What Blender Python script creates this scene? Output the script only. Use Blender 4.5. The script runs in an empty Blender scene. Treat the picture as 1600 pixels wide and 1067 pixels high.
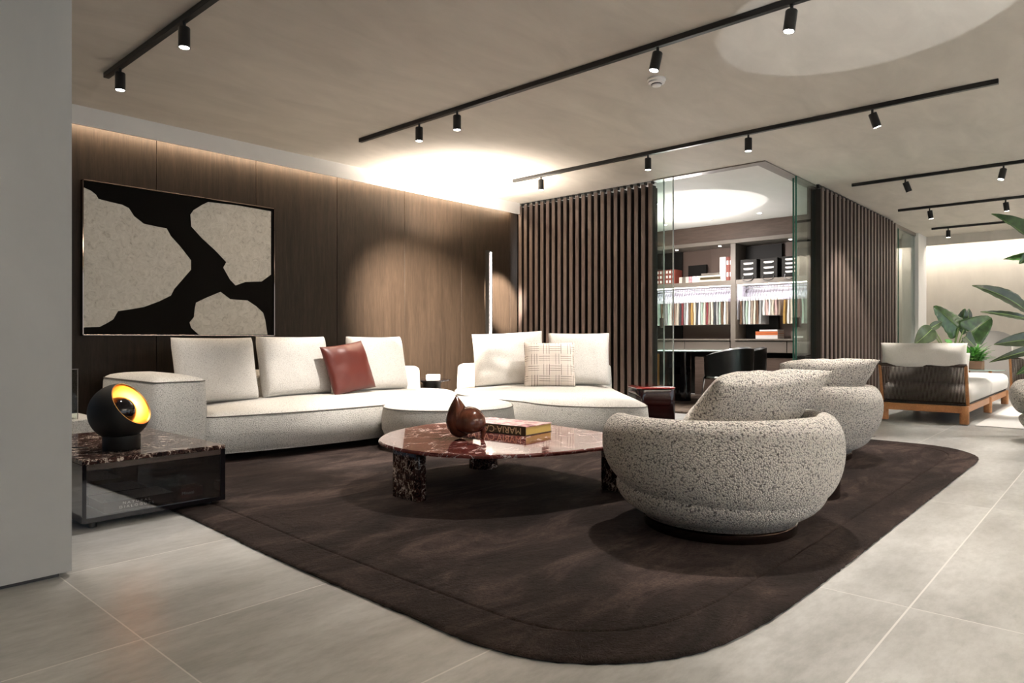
import bpy, bmesh, math, random
from mathutils import Vector, Matrix, noise
PI = math.pi
random.seed(4)
SC = bpy.context.scene
COL = SC.collection
CA, SA = .7436, .6686            # heading of the camera: forward = (CA, SA)
H = 2.70                         # ceiling height
EYE = .90

def at(px, py, z):
    """point seen at a pixel of the photograph at depth z"""
    r = (px - 800) / 1079 * z
    return Vector((CA * z + SA * r, SA * z - CA * r, EYE - (py - 530) / 1079 * z))
def rz(r, z, h=0):
    return Vector((CA * z + SA * r, SA * z - CA * r, h))

# ------------------------------------------------------------------ materials
def new_mat(name):
    m = bpy.data.materials.new(name); m.use_nodes = True
    nt = m.node_tree
    b = nt.nodes['Principled BSDF']
    return m, nt, b
def N(nt, t, **kw):
    n = nt.nodes.new(t)
    for k, v in kw.items():
        if k in n.inputs: n.inputs[k].default_value = v
        else: setattr(n, k, v)
    return n
def ramp(nt, src, stops):
    r = nt.nodes.new('ShaderNodeValToRGB')
    e = r.color_ramp.elements
    while len(e) < len(stops): e.new(.5)
    for i, (p, c) in enumerate(stops):
        e[i].position = p; e[i].color = (*c, 1) if len(c) == 3 else c
    nt.links.new(src, r.inputs[0])
    return r.outputs[0]
def coords(nt, scale=(1, 1, 1), obj=True):
    tc = nt.nodes.new('ShaderNodeTexCoord'); mp = nt.nodes.new('ShaderNodeMapping')
    nt.links.new(tc.outputs['Object'], mp.inputs[0]); mp.inputs['Scale'].default_value = scale
    return mp.outputs[0]
def bump(nt, b, src, strength=.3, dist=.01):
    n = nt.nodes.new('ShaderNodeBump'); n.inputs['Strength'].default_value = strength
    n.inputs['Distance'].default_value = dist
    nt.links.new(src, n.inputs['Height']); nt.links.new(n.outputs[0], b.inputs['Normal'])
def plain(name, c, rough=.5, metal=0, coat=0, emit=None, es=0, spec=.5):
    m, nt, b = new_mat(name)
    b.inputs['Base Color'].default_value = (*c, 1); b.inputs['Roughness'].default_value = rough
    b.inputs['Metallic'].default_value = metal; b.inputs['Coat Weight'].default_value = coat
    b.inputs['Specular IOR Level'].default_value = spec
    if emit: b.inputs['Emission Color'].default_value = (*emit, 1); b.inputs['Emission Strength'].default_value = es
    # very faint surface grain keeps every surface procedural
    nz = N(nt, 'ShaderNodeTexNoise', Scale=60.0, Detail=3.0)
    nt.links.new(coords(nt), nz.inputs['Vector'])
    bump(nt, b, nz.outputs[0], .04, .002)
    return m
def plaster(name, c, var=.12, scale=(1.2, 3.0, 1.2), rough=.75):
    m, nt, b = new_mat(name)
    v = coords(nt, scale)
    n1 = N(nt, 'ShaderNodeTexNoise', Scale=1.3, Detail=8.0, Roughness=.62, Distortion=.6); nt.links.new(v, n1.inputs['Vector'])
    lo = tuple(x * (1 - var) for x in c); hi = tuple(min(1, x * (1 + var)) for x in c)
    nt.links.new(ramp(nt, n1.outputs[0], [(.3, lo), (.7, hi)]), b.inputs['Base Color'])
    b.inputs['Roughness'].default_value = rough
    n2 = N(nt, 'ShaderNodeTexNoise', Scale=9.0, Detail=8.0, Roughness=.7); nt.links.new(v, n2.inputs['Vector'])
    bump(nt, b, n2.outputs[0], .12, .01)
    return m
def math_n(nt, op, a, b_=None, c=None):
    n = nt.nodes.new('ShaderNodeMath'); n.operation = op
    for i, x in enumerate((a, b_, c)):
        if x is None: continue
        if isinstance(x, (int, float)): n.inputs[i].default_value = x
        else: nt.links.new(x, n.inputs[i])
    return n.outputs[0]
def floor_mat():
    m, nt, b = new_mat('floor tile')
    tc = nt.nodes.new('ShaderNodeTexCoord'); sp = nt.nodes.new('ShaderNodeSeparateXYZ')
    nt.links.new(tc.outputs['Object'], sp.inputs[0])
    def line(o, off, per, half):
        t = math_n(nt, 'ADD', o, -off + per * 40)
        t = math_n(nt, 'DIVIDE', t, per); f = math_n(nt, 'FRACT', t)
        d = math_n(nt, 'ABSOLUTE', math_n(nt, 'SUBTRACT', f, .5))
        d = math_n(nt, 'SUBTRACT', .5, d)
        return math_n(nt, 'LESS_THAN', d, half / per), math_n(nt, 'FLOOR', t)
    lx, ix = line(sp.outputs[0], .80, 1.815, .0022)
    ly, iy = line(sp.outputs[1], .558, .8265, .0030)
    g = math_n(nt, 'MAXIMUM', lx, ly)
    rnd = nt.nodes.new('ShaderNodeTexWhiteNoise'); rnd.noise_dimensions = '2D'
    cb = nt.nodes.new('ShaderNodeCombineXYZ'); nt.links.new(ix, cb.inputs[0]); nt.links.new(iy, cb.inputs[1])
    nt.links.new(cb.outputs[0], rnd.inputs['Vector'])
    va = nt.nodes.new('ShaderNodeVectorMath'); va.operation = 'MULTIPLY_ADD'
    nt.links.new(rnd.outputs['Color'], va.inputs[0]); va.inputs[1].default_value = (7, 7, 7)
    mp = nt.nodes.new('ShaderNodeMapping'); mp.inputs['Scale'].default_value = (.9, 2.2, 1)
    nt.links.new(tc.outputs['Object'], mp.inputs[0]); nt.links.new(mp.outputs[0], va.inputs[2])
    n1 = N(nt, 'ShaderNodeTexNoise', Scale=1.6, Detail=9.0, Roughness=.6, Distortion=.1); nt.links.new(va.outputs[0], n1.inputs['Vector'])
    n2 = N(nt, 'ShaderNodeTexNoise', Scale=14.0, Detail=6.0, Roughness=.7); nt.links.new(va.outputs[0], n2.inputs['Vector'])
    c1 = ramp(nt, n1.outputs[0], [(.08, (.17, .165, .15)), (.5, (.44, .435, .42)), (.95, (.74, .735, .715))])
    c2 = ramp(nt, n2.outputs[0], [(.05, (.62, .61, .60)), (.60, (1, 1, 1)), (.95, (1, 1, 1))])
    mx = N(nt, 'ShaderNodeMixRGB', blend_type='MULTIPLY'); mx.inputs[0].default_value = 1
    nt.links.new(c1, mx.inputs[1]); nt.links.new(c2, mx.inputs[2])
    m2 = N(nt, 'ShaderNodeMixRGB'); nt.links.new(g, m2.inputs[0]); nt.links.new(mx.outputs[0], m2.inputs[1])
    m2.inputs[2].default_value = (.66, .64, .61, 1)
    nt.links.new(m2.outputs[0], b.inputs['Base Color'])
    nt.links.new(ramp(nt, n1.outputs[0], [(.05, (.22,) * 3), (.95, (.42,) * 3)]), b.inputs['Roughness'])
    b.inputs['Specular IOR Level'].default_value = .55
    bump(nt, b, n2.outputs[0], .05, .004)
    return m
def wood(name, c, var=.35, axis='Z', scale=1.0, rough=.42, bstr=.15, spec=.3):
    m, nt, b = new_mat(name)
    s = {'Z': (14, 14, .9), 'X': (.9, 14, 14), 'Y': (14, .9, 14)}[axis]
    v = coords(nt, tuple(x * scale for x in s))
    n1 = N(nt, 'ShaderNodeTexNoise', Scale=1.6, Detail=8.0, Roughness=.68, Distortion=1.3); nt.links.new(v, n1.inputs['Vector'])
    n2 = N(nt, 'ShaderNodeTexNoise', Scale=9.0, Detail=4.0, Roughness=.7); nt.links.new(v, n2.inputs['Vector'])
    mx = N(nt, 'ShaderNodeMixRGB', blend_type='MULTIPLY'); mx.inputs[0].default_value = .7
    lo = tuple(x * (1 - var) for x in c); hi = tuple(min(1, x * (1 + var)) for x in c)
    nt.links.new(ramp(nt, n1.outputs[0], [(.3, lo), (.7, hi)]), mx.inputs[1])
    nt.links.new(ramp(nt, n2.outputs[0], [(.35, (.62, .6, .58)), (.6, (1, 1, 1))]), mx.inputs[2])
    nt.links.new(mx.outputs[0], b.inputs['Base Color']); b.inputs['Roughness'].default_value = rough; b.inputs['Specular IOR Level'].default_value = spec
    bump(nt, b, n2.outputs[0], bstr, .003)
    return m
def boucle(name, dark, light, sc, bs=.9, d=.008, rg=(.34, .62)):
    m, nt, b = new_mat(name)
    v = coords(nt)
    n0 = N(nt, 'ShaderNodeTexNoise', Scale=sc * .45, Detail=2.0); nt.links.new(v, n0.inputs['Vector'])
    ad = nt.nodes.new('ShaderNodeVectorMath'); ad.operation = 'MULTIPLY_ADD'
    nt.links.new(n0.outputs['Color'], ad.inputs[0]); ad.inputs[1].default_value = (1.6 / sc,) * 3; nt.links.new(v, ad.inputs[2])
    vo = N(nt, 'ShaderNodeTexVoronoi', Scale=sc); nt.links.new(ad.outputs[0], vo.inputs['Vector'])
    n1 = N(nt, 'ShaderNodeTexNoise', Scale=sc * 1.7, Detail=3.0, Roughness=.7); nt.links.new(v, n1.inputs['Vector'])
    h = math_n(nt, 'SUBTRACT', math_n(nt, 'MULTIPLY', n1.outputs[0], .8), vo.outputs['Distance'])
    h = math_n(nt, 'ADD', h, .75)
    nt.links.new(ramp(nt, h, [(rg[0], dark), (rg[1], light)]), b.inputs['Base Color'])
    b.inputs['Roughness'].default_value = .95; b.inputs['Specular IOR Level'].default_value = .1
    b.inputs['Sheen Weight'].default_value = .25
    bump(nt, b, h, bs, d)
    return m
def marble(name, base, vein, sc=3.0, rough=.04, thr=.035, mid=None, seedv=0):
    m, nt, b = new_mat(name)
    v = coords(nt, (1, 1.3, 1))
    mp = v.node; mp.inputs['Location'].default_value = (seedv, seedv * .7, 0)
    n0 = N(nt, 'ShaderNodeTexNoise', Scale=sc * .8, Detail=5.0, Roughness=.6); nt.links.new(v, n0.inputs['Vector'])
    ad = nt.nodes.new('ShaderNodeVectorMath'); ad.operation = 'MULTIPLY_ADD'
    nt.links.new(n0.outputs['Color'], ad.inputs[0]); ad.inputs[1].default_value = (.55,) * 3; nt.links.new(v, ad.inputs[2])
    vo = N(nt, 'ShaderNodeTexVoronoi', Scale=sc, feature='DISTANCE_TO_EDGE'); nt.links.new(ad.outputs[0], vo.inputs['Vector'])
    vo2 = N(nt, 'ShaderNodeTexVoronoi', Scale=sc * 2.7, feature='DISTANCE_TO_EDGE'); nt.links.new(ad.outputs[0], vo2.inputs['Vector'])
    n3 = N(nt, 'ShaderNodeTexNoise', Scale=sc * .7, Detail=4.0); nt.links.new(v, n3.inputs['Vector'])
    e = math_n(nt, 'MINIMUM', vo.outputs['Distance'], math_n(nt, 'ADD', math_n(nt, 'MULTIPLY', vo2.outputs['Distance'], 1.5), math_n(nt, 'MULTIPLY', n3.outputs[0], .03)))
    n4 = N(nt, 'ShaderNodeTexNoise', Scale=sc * 3, Detail=4.0); nt.links.new(v, n4.inputs['Vector'])
    e = math_n(nt, 'ADD', e, math_n(nt, 'MULTIPLY', math_n(nt, 'SUBTRACT', n4.outputs[0], .38), .12))
    mid = mid or tuple(x * 1.6 for x in base)
    nt.links.new(ramp(nt, e, [(.0, vein), (thr, tuple(x * .35 for x in vein)), (thr * 1.6, mid), (.2, base)]), b.inputs['Base Color'])
    b.inputs['Roughness'].default_value = rough; b.inputs['Specular IOR Level'].default_value = .3
    return m
def rug_mat(name, c, hi, lo):
    m, nt, b = new_mat(name)
    v = coords(nt, (1.0, 2.4, 1))
    n1 = N(nt, 'ShaderNodeTexNoise', Scale=1.5, Detail=9.0, Roughness=.68, Distortion=.9); nt.links.new(v, n1.inputs['Vector'])
    v2 = coords(nt)
    n2 = N(nt, 'ShaderNodeTexNoise', Scale=110.0, Detail=4.0, Roughness=.8); nt.links.new(v2, n2.inputs['Vector'])
    n3 = N(nt, 'ShaderNodeTexNoise', Scale=26.0, Detail=5.0, Roughness=.7); nt.links.new(v2, n3.inputs['Vector'])
    mx = N(nt, 'ShaderNodeMixRGB', blend_type='MULTIPLY'); mx.inputs[0].default_value = .85
    nt.links.new(ramp(nt, n1.outputs[0], [(.36, lo), (.5, c), (.66, hi)]), mx.inputs[1])
    nt.links.new(ramp(nt, n2.outputs[0], [(.35, (.35,) * 3), (.62, (1,) * 3)]), mx.inputs[2])
    nt.links.new(mx.outputs[0], b.inputs['Base Color'])
    b.inputs['Roughness'].default_value = .9; b.inputs['Specular IOR Level'].default_value = .15
    b.inputs['Sheen Weight'].default_value = .06; b.inputs['Sheen Roughness'].default_value = .4
    b.inputs['Sheen Tint'].default_value = (.6, .45, .4, 1)
    h = math_n(nt, 'ADD', math_n(nt, 'MULTIPLY', n2.outputs[0], .5), math_n(nt, 'MULTIPLY', n3.outputs[0], .9))
    h = math_n(nt, 'ADD', h, math_n(nt, 'MULTIPLY', n1.outputs[0], 1.5))
    bump(nt, b, h, .9, .02)
    return m
def glass_mat(name, tint=(.93, .98, .96)):
    m, nt, b = new_mat(name)
    out = nt.nodes['Material Output']
    tr = nt.nodes.new('ShaderNodeBsdfTransparent'); tr.inputs[0].default_value = (*tint, 1)
    gl = nt.nodes.new('ShaderNodeBsdfGlossy'); gl.inputs['Roughness'].default_value = .01
    lw = nt.nodes.new('ShaderNodeLayerWeight'); lw.inputs[0].default_value = .5
    fr = math_n(nt, 'ADD', .03, math_n(nt, 'MULTIPLY', math_n(nt, 'POWER', lw.outputs['Facing'], 4.5), .8)).node
    mx = nt.nodes.new('ShaderNodeMixShader')
    nt.links.new(fr.outputs[0], mx.inputs[0]); nt.links.new(tr.outputs[0], mx.inputs[1]); nt.links.new(gl.outputs[0], mx.inputs[2])
    nt.links.new(mx.outputs[0], out.inputs[0])
    return m

M = {}
M['ceiling'] = plaster('ceiling microcement', (.56, .52, .46), .10, (1, 2.6, 1))
M['pillar'] = plaster('pillar microcement', (.35, .35, .34), .07, (1.5, 1.5, .8))
M['white'] = plaster('white plaster', (.72, .70, .67), .04)
M['cream'] = plaster('cream plaster', (.62, .57, .50), .07)
M['floor'] = floor_mat()
M['wallwood'] = wood('smoked oak wall', (.026, .0175, .0115), .34, 'Z', .8, .5, .15, .14)
M['slat'] = wood('smoked oak slat', (.125, .092, .078), .22, 'Z', 1.2, .45)
M['slatbody'] = wood('shaded slat side', (.022, .015, .011), .25, 'Z', 1.2, .5)  # sides coloured dark to hold the shade between slats
M['slatdark'] = plain('slat backing black', (.006, .005, .005), .6)
M['cabinet'] = wood('cabinet oak', (.105, .075, .06), .15, 'Y', .5, .4, .05)
M['cabgrey'] = plain('cabinet taupe lacquer', (.17, .145, .122), .35)
M['panel'] = plain('cabinet back panel', (.15, .105, .085), .5)
M['nichewhite'] = plain('lit panel and clip white', (.66, .64, .69), .5)
M['black'] = plain('black metal', (.008, .008, .008), .35)
M['blackgloss'] = plain('black gloss', (.005, .004, .005), .06, 0, 0, spec=.45)
M['blackmatte'] = plain('black matte', (.007, .006, .005), .55, spec=.3)
M['leather'] = plain('black leather', (.012, .013, .012), .3, 0, .2)
M['chrome'] = plain('polished chrome', (.82, .82, .82), .06, 1)
M['bronze'] = plain('bronze mirror', (.22, .17, .14), .05, 1)
M['mirror'] = plain('smoked mirror', (.62, .58, .54), .01, 1)
M['silver'] = plain('silver edge', (.7, .68, .65), .25, 1)
M['gold'] = plain('gilded inside', (.90, .50, .16), .35, 1)
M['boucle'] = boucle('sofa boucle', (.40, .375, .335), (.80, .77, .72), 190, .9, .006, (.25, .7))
M['cushion'] = boucle('cushion weave', (.50, .47, .43), (.80, .77, .73), 240, .7, .004, (.25, .7))
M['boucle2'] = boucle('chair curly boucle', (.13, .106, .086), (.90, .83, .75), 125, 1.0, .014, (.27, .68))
M['piping'] = plain('sofa piping', (.16, .145, .125), .8)
M['redleather'] = plain('oxblood leather', (.10, .016, .010), .42)
M['linen'] = boucle('lounger linen', (.58, .54, .49), (.70, .67, .62), 260, .2, .002)
M['rug'] = rug_mat('brown pile rug', (.030, .019, .016), (.095, .064, .055), (.010, .006, .005))
M['rug2'] = rug_mat('taupe pile rug', (.20, .15, .115), (.30, .23, .18), (.12, .085, .065))
M['rugwhite'] = plain('flat white rug', (.74, .73, .71), .9)
M['marble_red'] = marble('burgundy marble', (.085, .018, .015), (.85, .70, .66), 4.2, .05, .026, (.14, .035, .03))
M['marble_black'] = marble('black veined marble', (.012, .006, .006), (.75, .62, .52), 7.0, .08, .03, (.05, .02, .015))
M['glass'] = glass_mat('clear glass')
def half_mirror():
    m, nt, b = new_mat('half mirrored glass'); out = nt.nodes['Material Output']
    tr = nt.nodes.new('ShaderNodeBsdfTransparent'); tr.inputs[0].default_value = (.68, .68, .68, 1)
    gl = nt.nodes.new('ShaderNodeBsdfGlossy'); gl.inputs['Roughness'].default_value = .01; gl.inputs[0].default_value = (.8, .78, .76, 1)
    mx = nt.nodes.new('ShaderNodeMixShader'); mx.inputs[0].default_value = .15
    nt.links.new(tr.outputs[0], mx.inputs[1]); nt.links.new(gl.outputs[0], mx.inputs[2]); nt.links.new(mx.outputs[0], out.inputs[0]); return m
M['halfmirror'] = half_mirror()
M['glassedge'] = plain('green glass edge', (.03, .13, .09), .25)
M['glassedgew'] = plain('pale glass edge', (.42, .46, .44), .3)
M['led'] = plain('led strip', (1, 1, 1), .5, emit=(1, .88, .76), es=4)
M['ledpink'] = plain('led bar', (1, 1, 1), .5, emit=(1, .86, .80), es=9)
M['lens'] = plain('spot lens', (1, 1, 1), .5, emit=(1, .97, .93), es=9)
M['teak'] = wood('teak', (.42, .19, .075), .2, 'X', 1.2, .45)
M['cord'] = plain('brown cord', (.045, .028, .02), .8)
M['burgundy'] = plain('burgundy lacquer', (.010, .002, .002), .08)
M['burgundytop'] = plain('oxblood lacquer top', (.16, .014, .012), .12, 0, 1)
M['sculpt'] = wood('waxed dark wood sculpture', (.085, .028, .015), .5, 'Z', .6, .16, .05)
M['whiteplastic'] = plain('white plastic', (.85, .83, .80), .45)
M['pot'] = plain('terracotta pot', (.34, .20, .13), .7)
M['pale'] = plain('white paper', (.82, .80, .77), .6)
M['goldpaper'] = plain('yellow book edge', (.52, .37, .10), .5)
M['darkspine'] = plain('dark olive spine', (.07, .05, .018), .4)
M['goldfoil'] = plain('gold foil', (.85, .70, .42), .5)
M['graybook'] = boucle('grey textured cover', (.20, .20, .21), (.55, .55, .56), 160, .3, .002)
M['greyarch'] = plain('grey arch panel', (.36, .34, .32), .6)
M['tableglass'] = plain('frosted table glass', (.48, .62, .58), .12, 0, 1)
M['canvas'] = plain('black canvas', (.005, .004, .003), .9, spec=.1)
def paint_mat():
    m, nt, b = new_mat('cream impasto')
    v = coords(nt, (1, 1, 1))
    n1 = N(nt, 'ShaderNodeTexNoise', Scale=16.0, Detail=7.0, Roughness=.75, Distortion=1.8); nt.links.new(v, n1.inputs['Vector'])
    nt.links.new(ramp(nt, n1.outputs[0], [(.30, (.30, .27, .21)), (.43, (.56, .52, .45)), (.62, (.68, .64, .565))]), b.inputs['Base Color'])
    b.inputs['Roughness'].default_value = .6; bump(nt, b, n1.outputs[0], .6, .01); return m
M['paint'] = paint_mat()
def pink_cover():
    m, nt, b = new_mat('pink book cover')
    n1 = N(nt, 'ShaderNodeTexNoise', Scale=9.0, Detail=4.0, Distortion=1.5); nt.links.new(coords(nt), n1.inputs['Vector'])
    nt.links.new(ramp(nt, n1.outputs[0], [(.35, (.30, .10, .12)), (.5, (.52, .22, .26)), (.62, (.75, .55, .52))]), b.inputs['Base Color'])
    b.inputs['Roughness'].default_value = .18; return m
M['pink'] = pink_cover()
def plaid_mat():
    m, nt, b = new_mat('cream plaid weave')
    tc = nt.nodes.new('ShaderNodeTexCoord'); sp = nt.nodes.new('ShaderNodeSeparateXYZ'); nt.links.new(tc.outputs['Object'], sp.inputs[0])
    def stripes(o, per, off, wid):
        t = math_n(nt, 'FRACT', math_n(nt, 'ADD', math_n(nt, 'DIVIDE', o, per), off + 20))
        return math_n(nt, 'LESS_THAN', t, wid)
    X, Z = sp.outputs[0], sp.outputs[2]
    nz = N(nt, 'ShaderNodeTexNoise', Scale=3.0); nt.links.new(tc.outputs['Object'], nz.inputs['Vector'])
    Xw = math_n(nt, 'ADD', X, math_n(nt, 'MULTIPLY', nz.outputs[0], .02)); Zw = math_n(nt, 'ADD', Z, math_n(nt, 'MULTIPLY', nz.outputs[0], .02))
    vx = math_n(nt, 'MAXIMUM', stripes(Xw, .125, 0, .04), math_n(nt, 'MAXIMUM', stripes(Xw, .125, .2, .035), stripes(Xw, .125, .45, .03)))
    vz = math_n(nt, 'MAXIMUM', stripes(Zw, .105, 0, .045), math_n(nt, 'MAXIMUM', stripes(Zw, .105, .22, .035), stripes(Zw, .105, .42, .035)))
    chk = N(nt, 'ShaderNodeTexChecker', Scale=9.0); nt.links.new(tc.outputs['Object'], chk.inputs['Vector'])
    g = math_n(nt, 'MAXIMUM', math_n(nt, 'MULTIPLY', vx, math_n(nt, 'ADD', math_n(nt, 'MULTIPLY', chk.outputs['Fac'], .75), .25)),
               math_n(nt, 'MULTIPLY', vz, math_n(nt, 'SUBTRACT', 1.0, math_n(nt, 'MULTIPLY', chk.outputs['Fac'], .7))))
    mx = N(nt, 'ShaderNodeMixRGB'); nt.links.new(g, mx.inputs[0]); mx.inputs[1].default_value = (.68, .60, .54, 1); mx.inputs[2].default_value = (.10, .075, .06, 1)
    nt.links.new(mx.outputs[0], b.inputs['Base Color']); b.inputs['Roughness'].default_value = .9
    return m
M['plaid'] = plaid_mat()
def leaf_mat(name, c, c2, stripe=55):
    m, nt, b = new_mat(name)
    n1 = N(nt, 'ShaderNodeTexNoise', Scale=14.0, Detail=4.0); nt.links.new(coords(nt), n1.inputs['Vector'])
    nt.links.new(ramp(nt, n1.outputs[0], [(.35, c), (.65, c2)]), b.inputs['Base Color'])
    b.inputs['Roughness'].default_value = .28; b.inputs['Coat Weight'].default_value = .3
    return m
M['leaf'] = leaf_mat('glossy leaf', (.018, .055, .012), (.05, .13, .03))
M['leafdark'] = leaf_mat('dark leaf', (.022, .038, .016), (.05, .075, .03))
M['leafbright'] = leaf_mat('bright leaf', (.05, .20, .03), (.12, .34, .06))
M['rib'] = plain('leaf rib', (.20, .30, .10), .5)

# ------------------------------------------------------------------ mesh helpers
def nb(): return bmesh.new()
def box(bm, x0, x1, y0, y1, z0, z1, bev=0, seg=2):
    r = bmesh.ops.create_cube(bm, size=1)
    for v in r['verts']:
        v.co = Vector(((x0 + x1) / 2 + v.co.x * (x1 - x0), (y0 + y1) / 2 + v.co.y * (y1 - y0), (z0 + z1) / 2 + v.co.z * (z1 - z0)))
    if bev:
        es = list({e for v in r['verts'] for e in v.link_edges})
        bmesh.ops.bevel(bm, geom=es, offset=bev, segments=seg, profile=.5, affect='EDGES')
    return r['verts']
def lathe(bm, prof, seg=48, c=(0, 0, 0), sx=1, sy=1):
    rings = []
    for r, z in prof:
        if r < 1e-5: rings.append([bm.verts.new((c[0], c[1], c[2] + z))])
        else: rings.append([bm.verts.new((c[0] + sx * r * math.cos(2 * PI * i / seg), c[1] + sy * r * math.sin(2 * PI * i / seg), c[2] + z)) for i in range(seg)])
    for a, b in zip(rings, rings[1:]):
        for i in range(seg):
            j = (i + 1) % seg
            if len(a) == 1 and len(b) == 1: continue
            if len(a) == 1: bm.faces.new((a[0], b[j], b[i])) if False else bm.faces.new((a[0], b[i], b[j]))
            elif len(b) == 1: bm.faces.new((a[i], a[j], b[0]))
            else: bm.faces.new((a[i], a[j], b[j], b[i]))
def cyl(bm, c, r, z0, z1, seg=24, bev=0):
    p = [(0, z0), (r - bev, z0)] + ([(r, z0 + bev), (r, z1 - bev)] if bev else [(r, z1)]) + ([(r - bev, z1)] if bev else []) + [(0, z1)]
    if not bev: p = [(0, z0), (r, z0), (r, z1), (0, z1)]
    lathe(bm, p, seg, (c[0], c[1], 0))
def tube(bm, pts, r, seg=8, closed=False):
    pts = [Vector(p) for p in pts]; n = len(pts); rings = []; up = None
    for i, p in enumerate(pts):
        if closed: t = pts[(i + 1) % n] - pts[i - 1]
        else: t = pts[min(i + 1, n - 1)] - pts[max(i - 1, 0)]
        t.normalize()
        if up is None:
            up = Vector((0, 0, 1)) if abs(t.z) < .9 else Vector((1, 0, 0))
        s = t.cross(up).normalized(); up = s.cross(t).normalized()
        rr = r[i] if isinstance(r, (list, tuple)) else r
        rings.append([bm.verts.new(p + (s * math.cos(2 * PI * k / seg) + up * math.sin(2 * PI * k / seg)) * rr) for k in range(seg)])
    for i in range(n if closed else n - 1):
        a, b = rings[i], rings[(i + 1) % n]
        for k in range(seg):
            bm.faces.new((a[k], a[(k + 1) % seg], b[(k + 1) % seg], b[k]))
    if not closed:
        bm.faces.new(rings[0][::-1]); bm.faces.new(rings[-1])
def prism(bm, pts, z0, z1, bev=0):
    a = [bm.verts.new((p[0], p[1], z0)) for p in pts]; b = [bm.verts.new((p[0], p[1], z1)) for p in pts]
    n = len(pts)
    fs = [bm.faces.new(a[::-1]), bm.faces.new(b)]
    for i in range(n): fs.append(bm.faces.new((a[i], a[(i + 1) % n], b[(i + 1) % n], b[i])))
    if bev:
        es = [e for f in fs[:2] for e in f.edges]
        bmesh.ops.bevel(bm, geom=list(set(es)), offset=bev, segments=3, profile=.5, affect='EDGES')
def smooth_loop(P, n=8):
    """closed Catmull-Rom through the points"""
    out = []; m = len(P)
    for i in range(m):
        p0, p1, p2, p3 = (Vector(P[(i + k - 1) % m]) for k in range(4))
        for k in range(n):
            t = k / n
            out.append(.5 * ((2 * p1) + (p2 - p0) * t + (2 * p0 - 5 * p1 + 4 * p2 - p3) * t * t + (3 * p1 - p0 - 3 * p2 + p3) * t ** 3))
    return out
def smooth_open(P, n=8):
    P = [Vector(p) for p in P]; Q = [P[0] * 2 - P[1]] + P + [P[-1] * 2 - P[-2]]; out = []
    for i in range(len(P) - 1):
        p0, p1, p2, p3 = Q[i:i + 4]
        for k in range(n):
            t = k / n
            out.append(.5 * ((2 * p1) + (p2 - p0) * t + (2 * p0 - 5 * p1 + 4 * p2 - p3) * t * t + (3 * p1 - p0 - 3 * p2 + p3) * t ** 3))
    return out + [P[-1]]
def ccw(P):
    a = sum(P[i].x * P[(i + 1) % len(P)].y - P[(i + 1) % len(P)].x * P[i].y for i in range(len(P)))
    return P if a > 0 else P[::-1]
def even(P, n):
    P = [Vector((p[0], p[1])) for p in P]; m = len(P); L = [0]
    for i in range(m): L.append(L[-1] + (P[(i + 1) % m] - P[i]).length)
    out = []; j = 0
    for k in range(n):
        s = L[-1] * k / n
        while L[j + 1] < s: j += 1
        f = (s - L[j]) / max(1e-9, L[j + 1] - L[j]); out.append(P[j].lerp(P[(j + 1) % m], f))
    return out
def offset(P, d):
    """inset (d>0) of a ccw outline"""
    out = []; n = len(P)
    for i in range(n):
        t = (P[(i + 1) % n] - P[i - 1]).normalized(); out.append(P[i] + Vector((-t.y, t.x)) * d)
    return out
def block(bm, outline, levels, crown=.0, ncap=6, bot=True):
    """upholstered block: levels = [(inset, z)...] bottom to top, domed cap with height crown"""
    P = outline; n = len(P)
    rings = [[bm.verts.new((q.x, q.y, z)) for q in offset(P, d)] for d, z in levels]
    last = offset(P, levels[-1][0]); zt = levels[-1][1]
    c = sum(last, Vector((0, 0))) / n
    for k in range(1, ncap + 1):
        s = 1 - k / ncap
        zz = zt + crown * (1 - s ** 2.4)
        if k == ncap: rings.append([bm.verts.new((c.x, c.y, zz))])
        else: rings.append([bm.verts.new((c.x + (q.x - c.x) * s, c.y + (q.y - c.y) * s, zz)) for q in last])
    for a, b in zip(rings, rings[1:]):
        for i in range(n):
            j = (i + 1) % n
            if len(b) == 1: bm.faces.new((a[i], a[j], b[0]))
            else: bm.faces.new((a[i], a[j], b[j], b[i]))
    if bot: bm.faces.new(rings[0][::-1])
def rrect(x0, x1, y0, y1, r, n=8, bulge=0):
    P = []
    for cx, cy, a0 in ((x1 - r, y0 + r, -90), (x1 - r, y1 - r, 0), (x0 + r, y1 - r, 90), (x0 + r, y0 + r, 180)):
        for k in range(n + 1):
            a = math.radians(a0 + 90 * k / n); P.append(Vector((cx + r * math.cos(a), cy + r * math.sin(a))))
    return P
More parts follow.
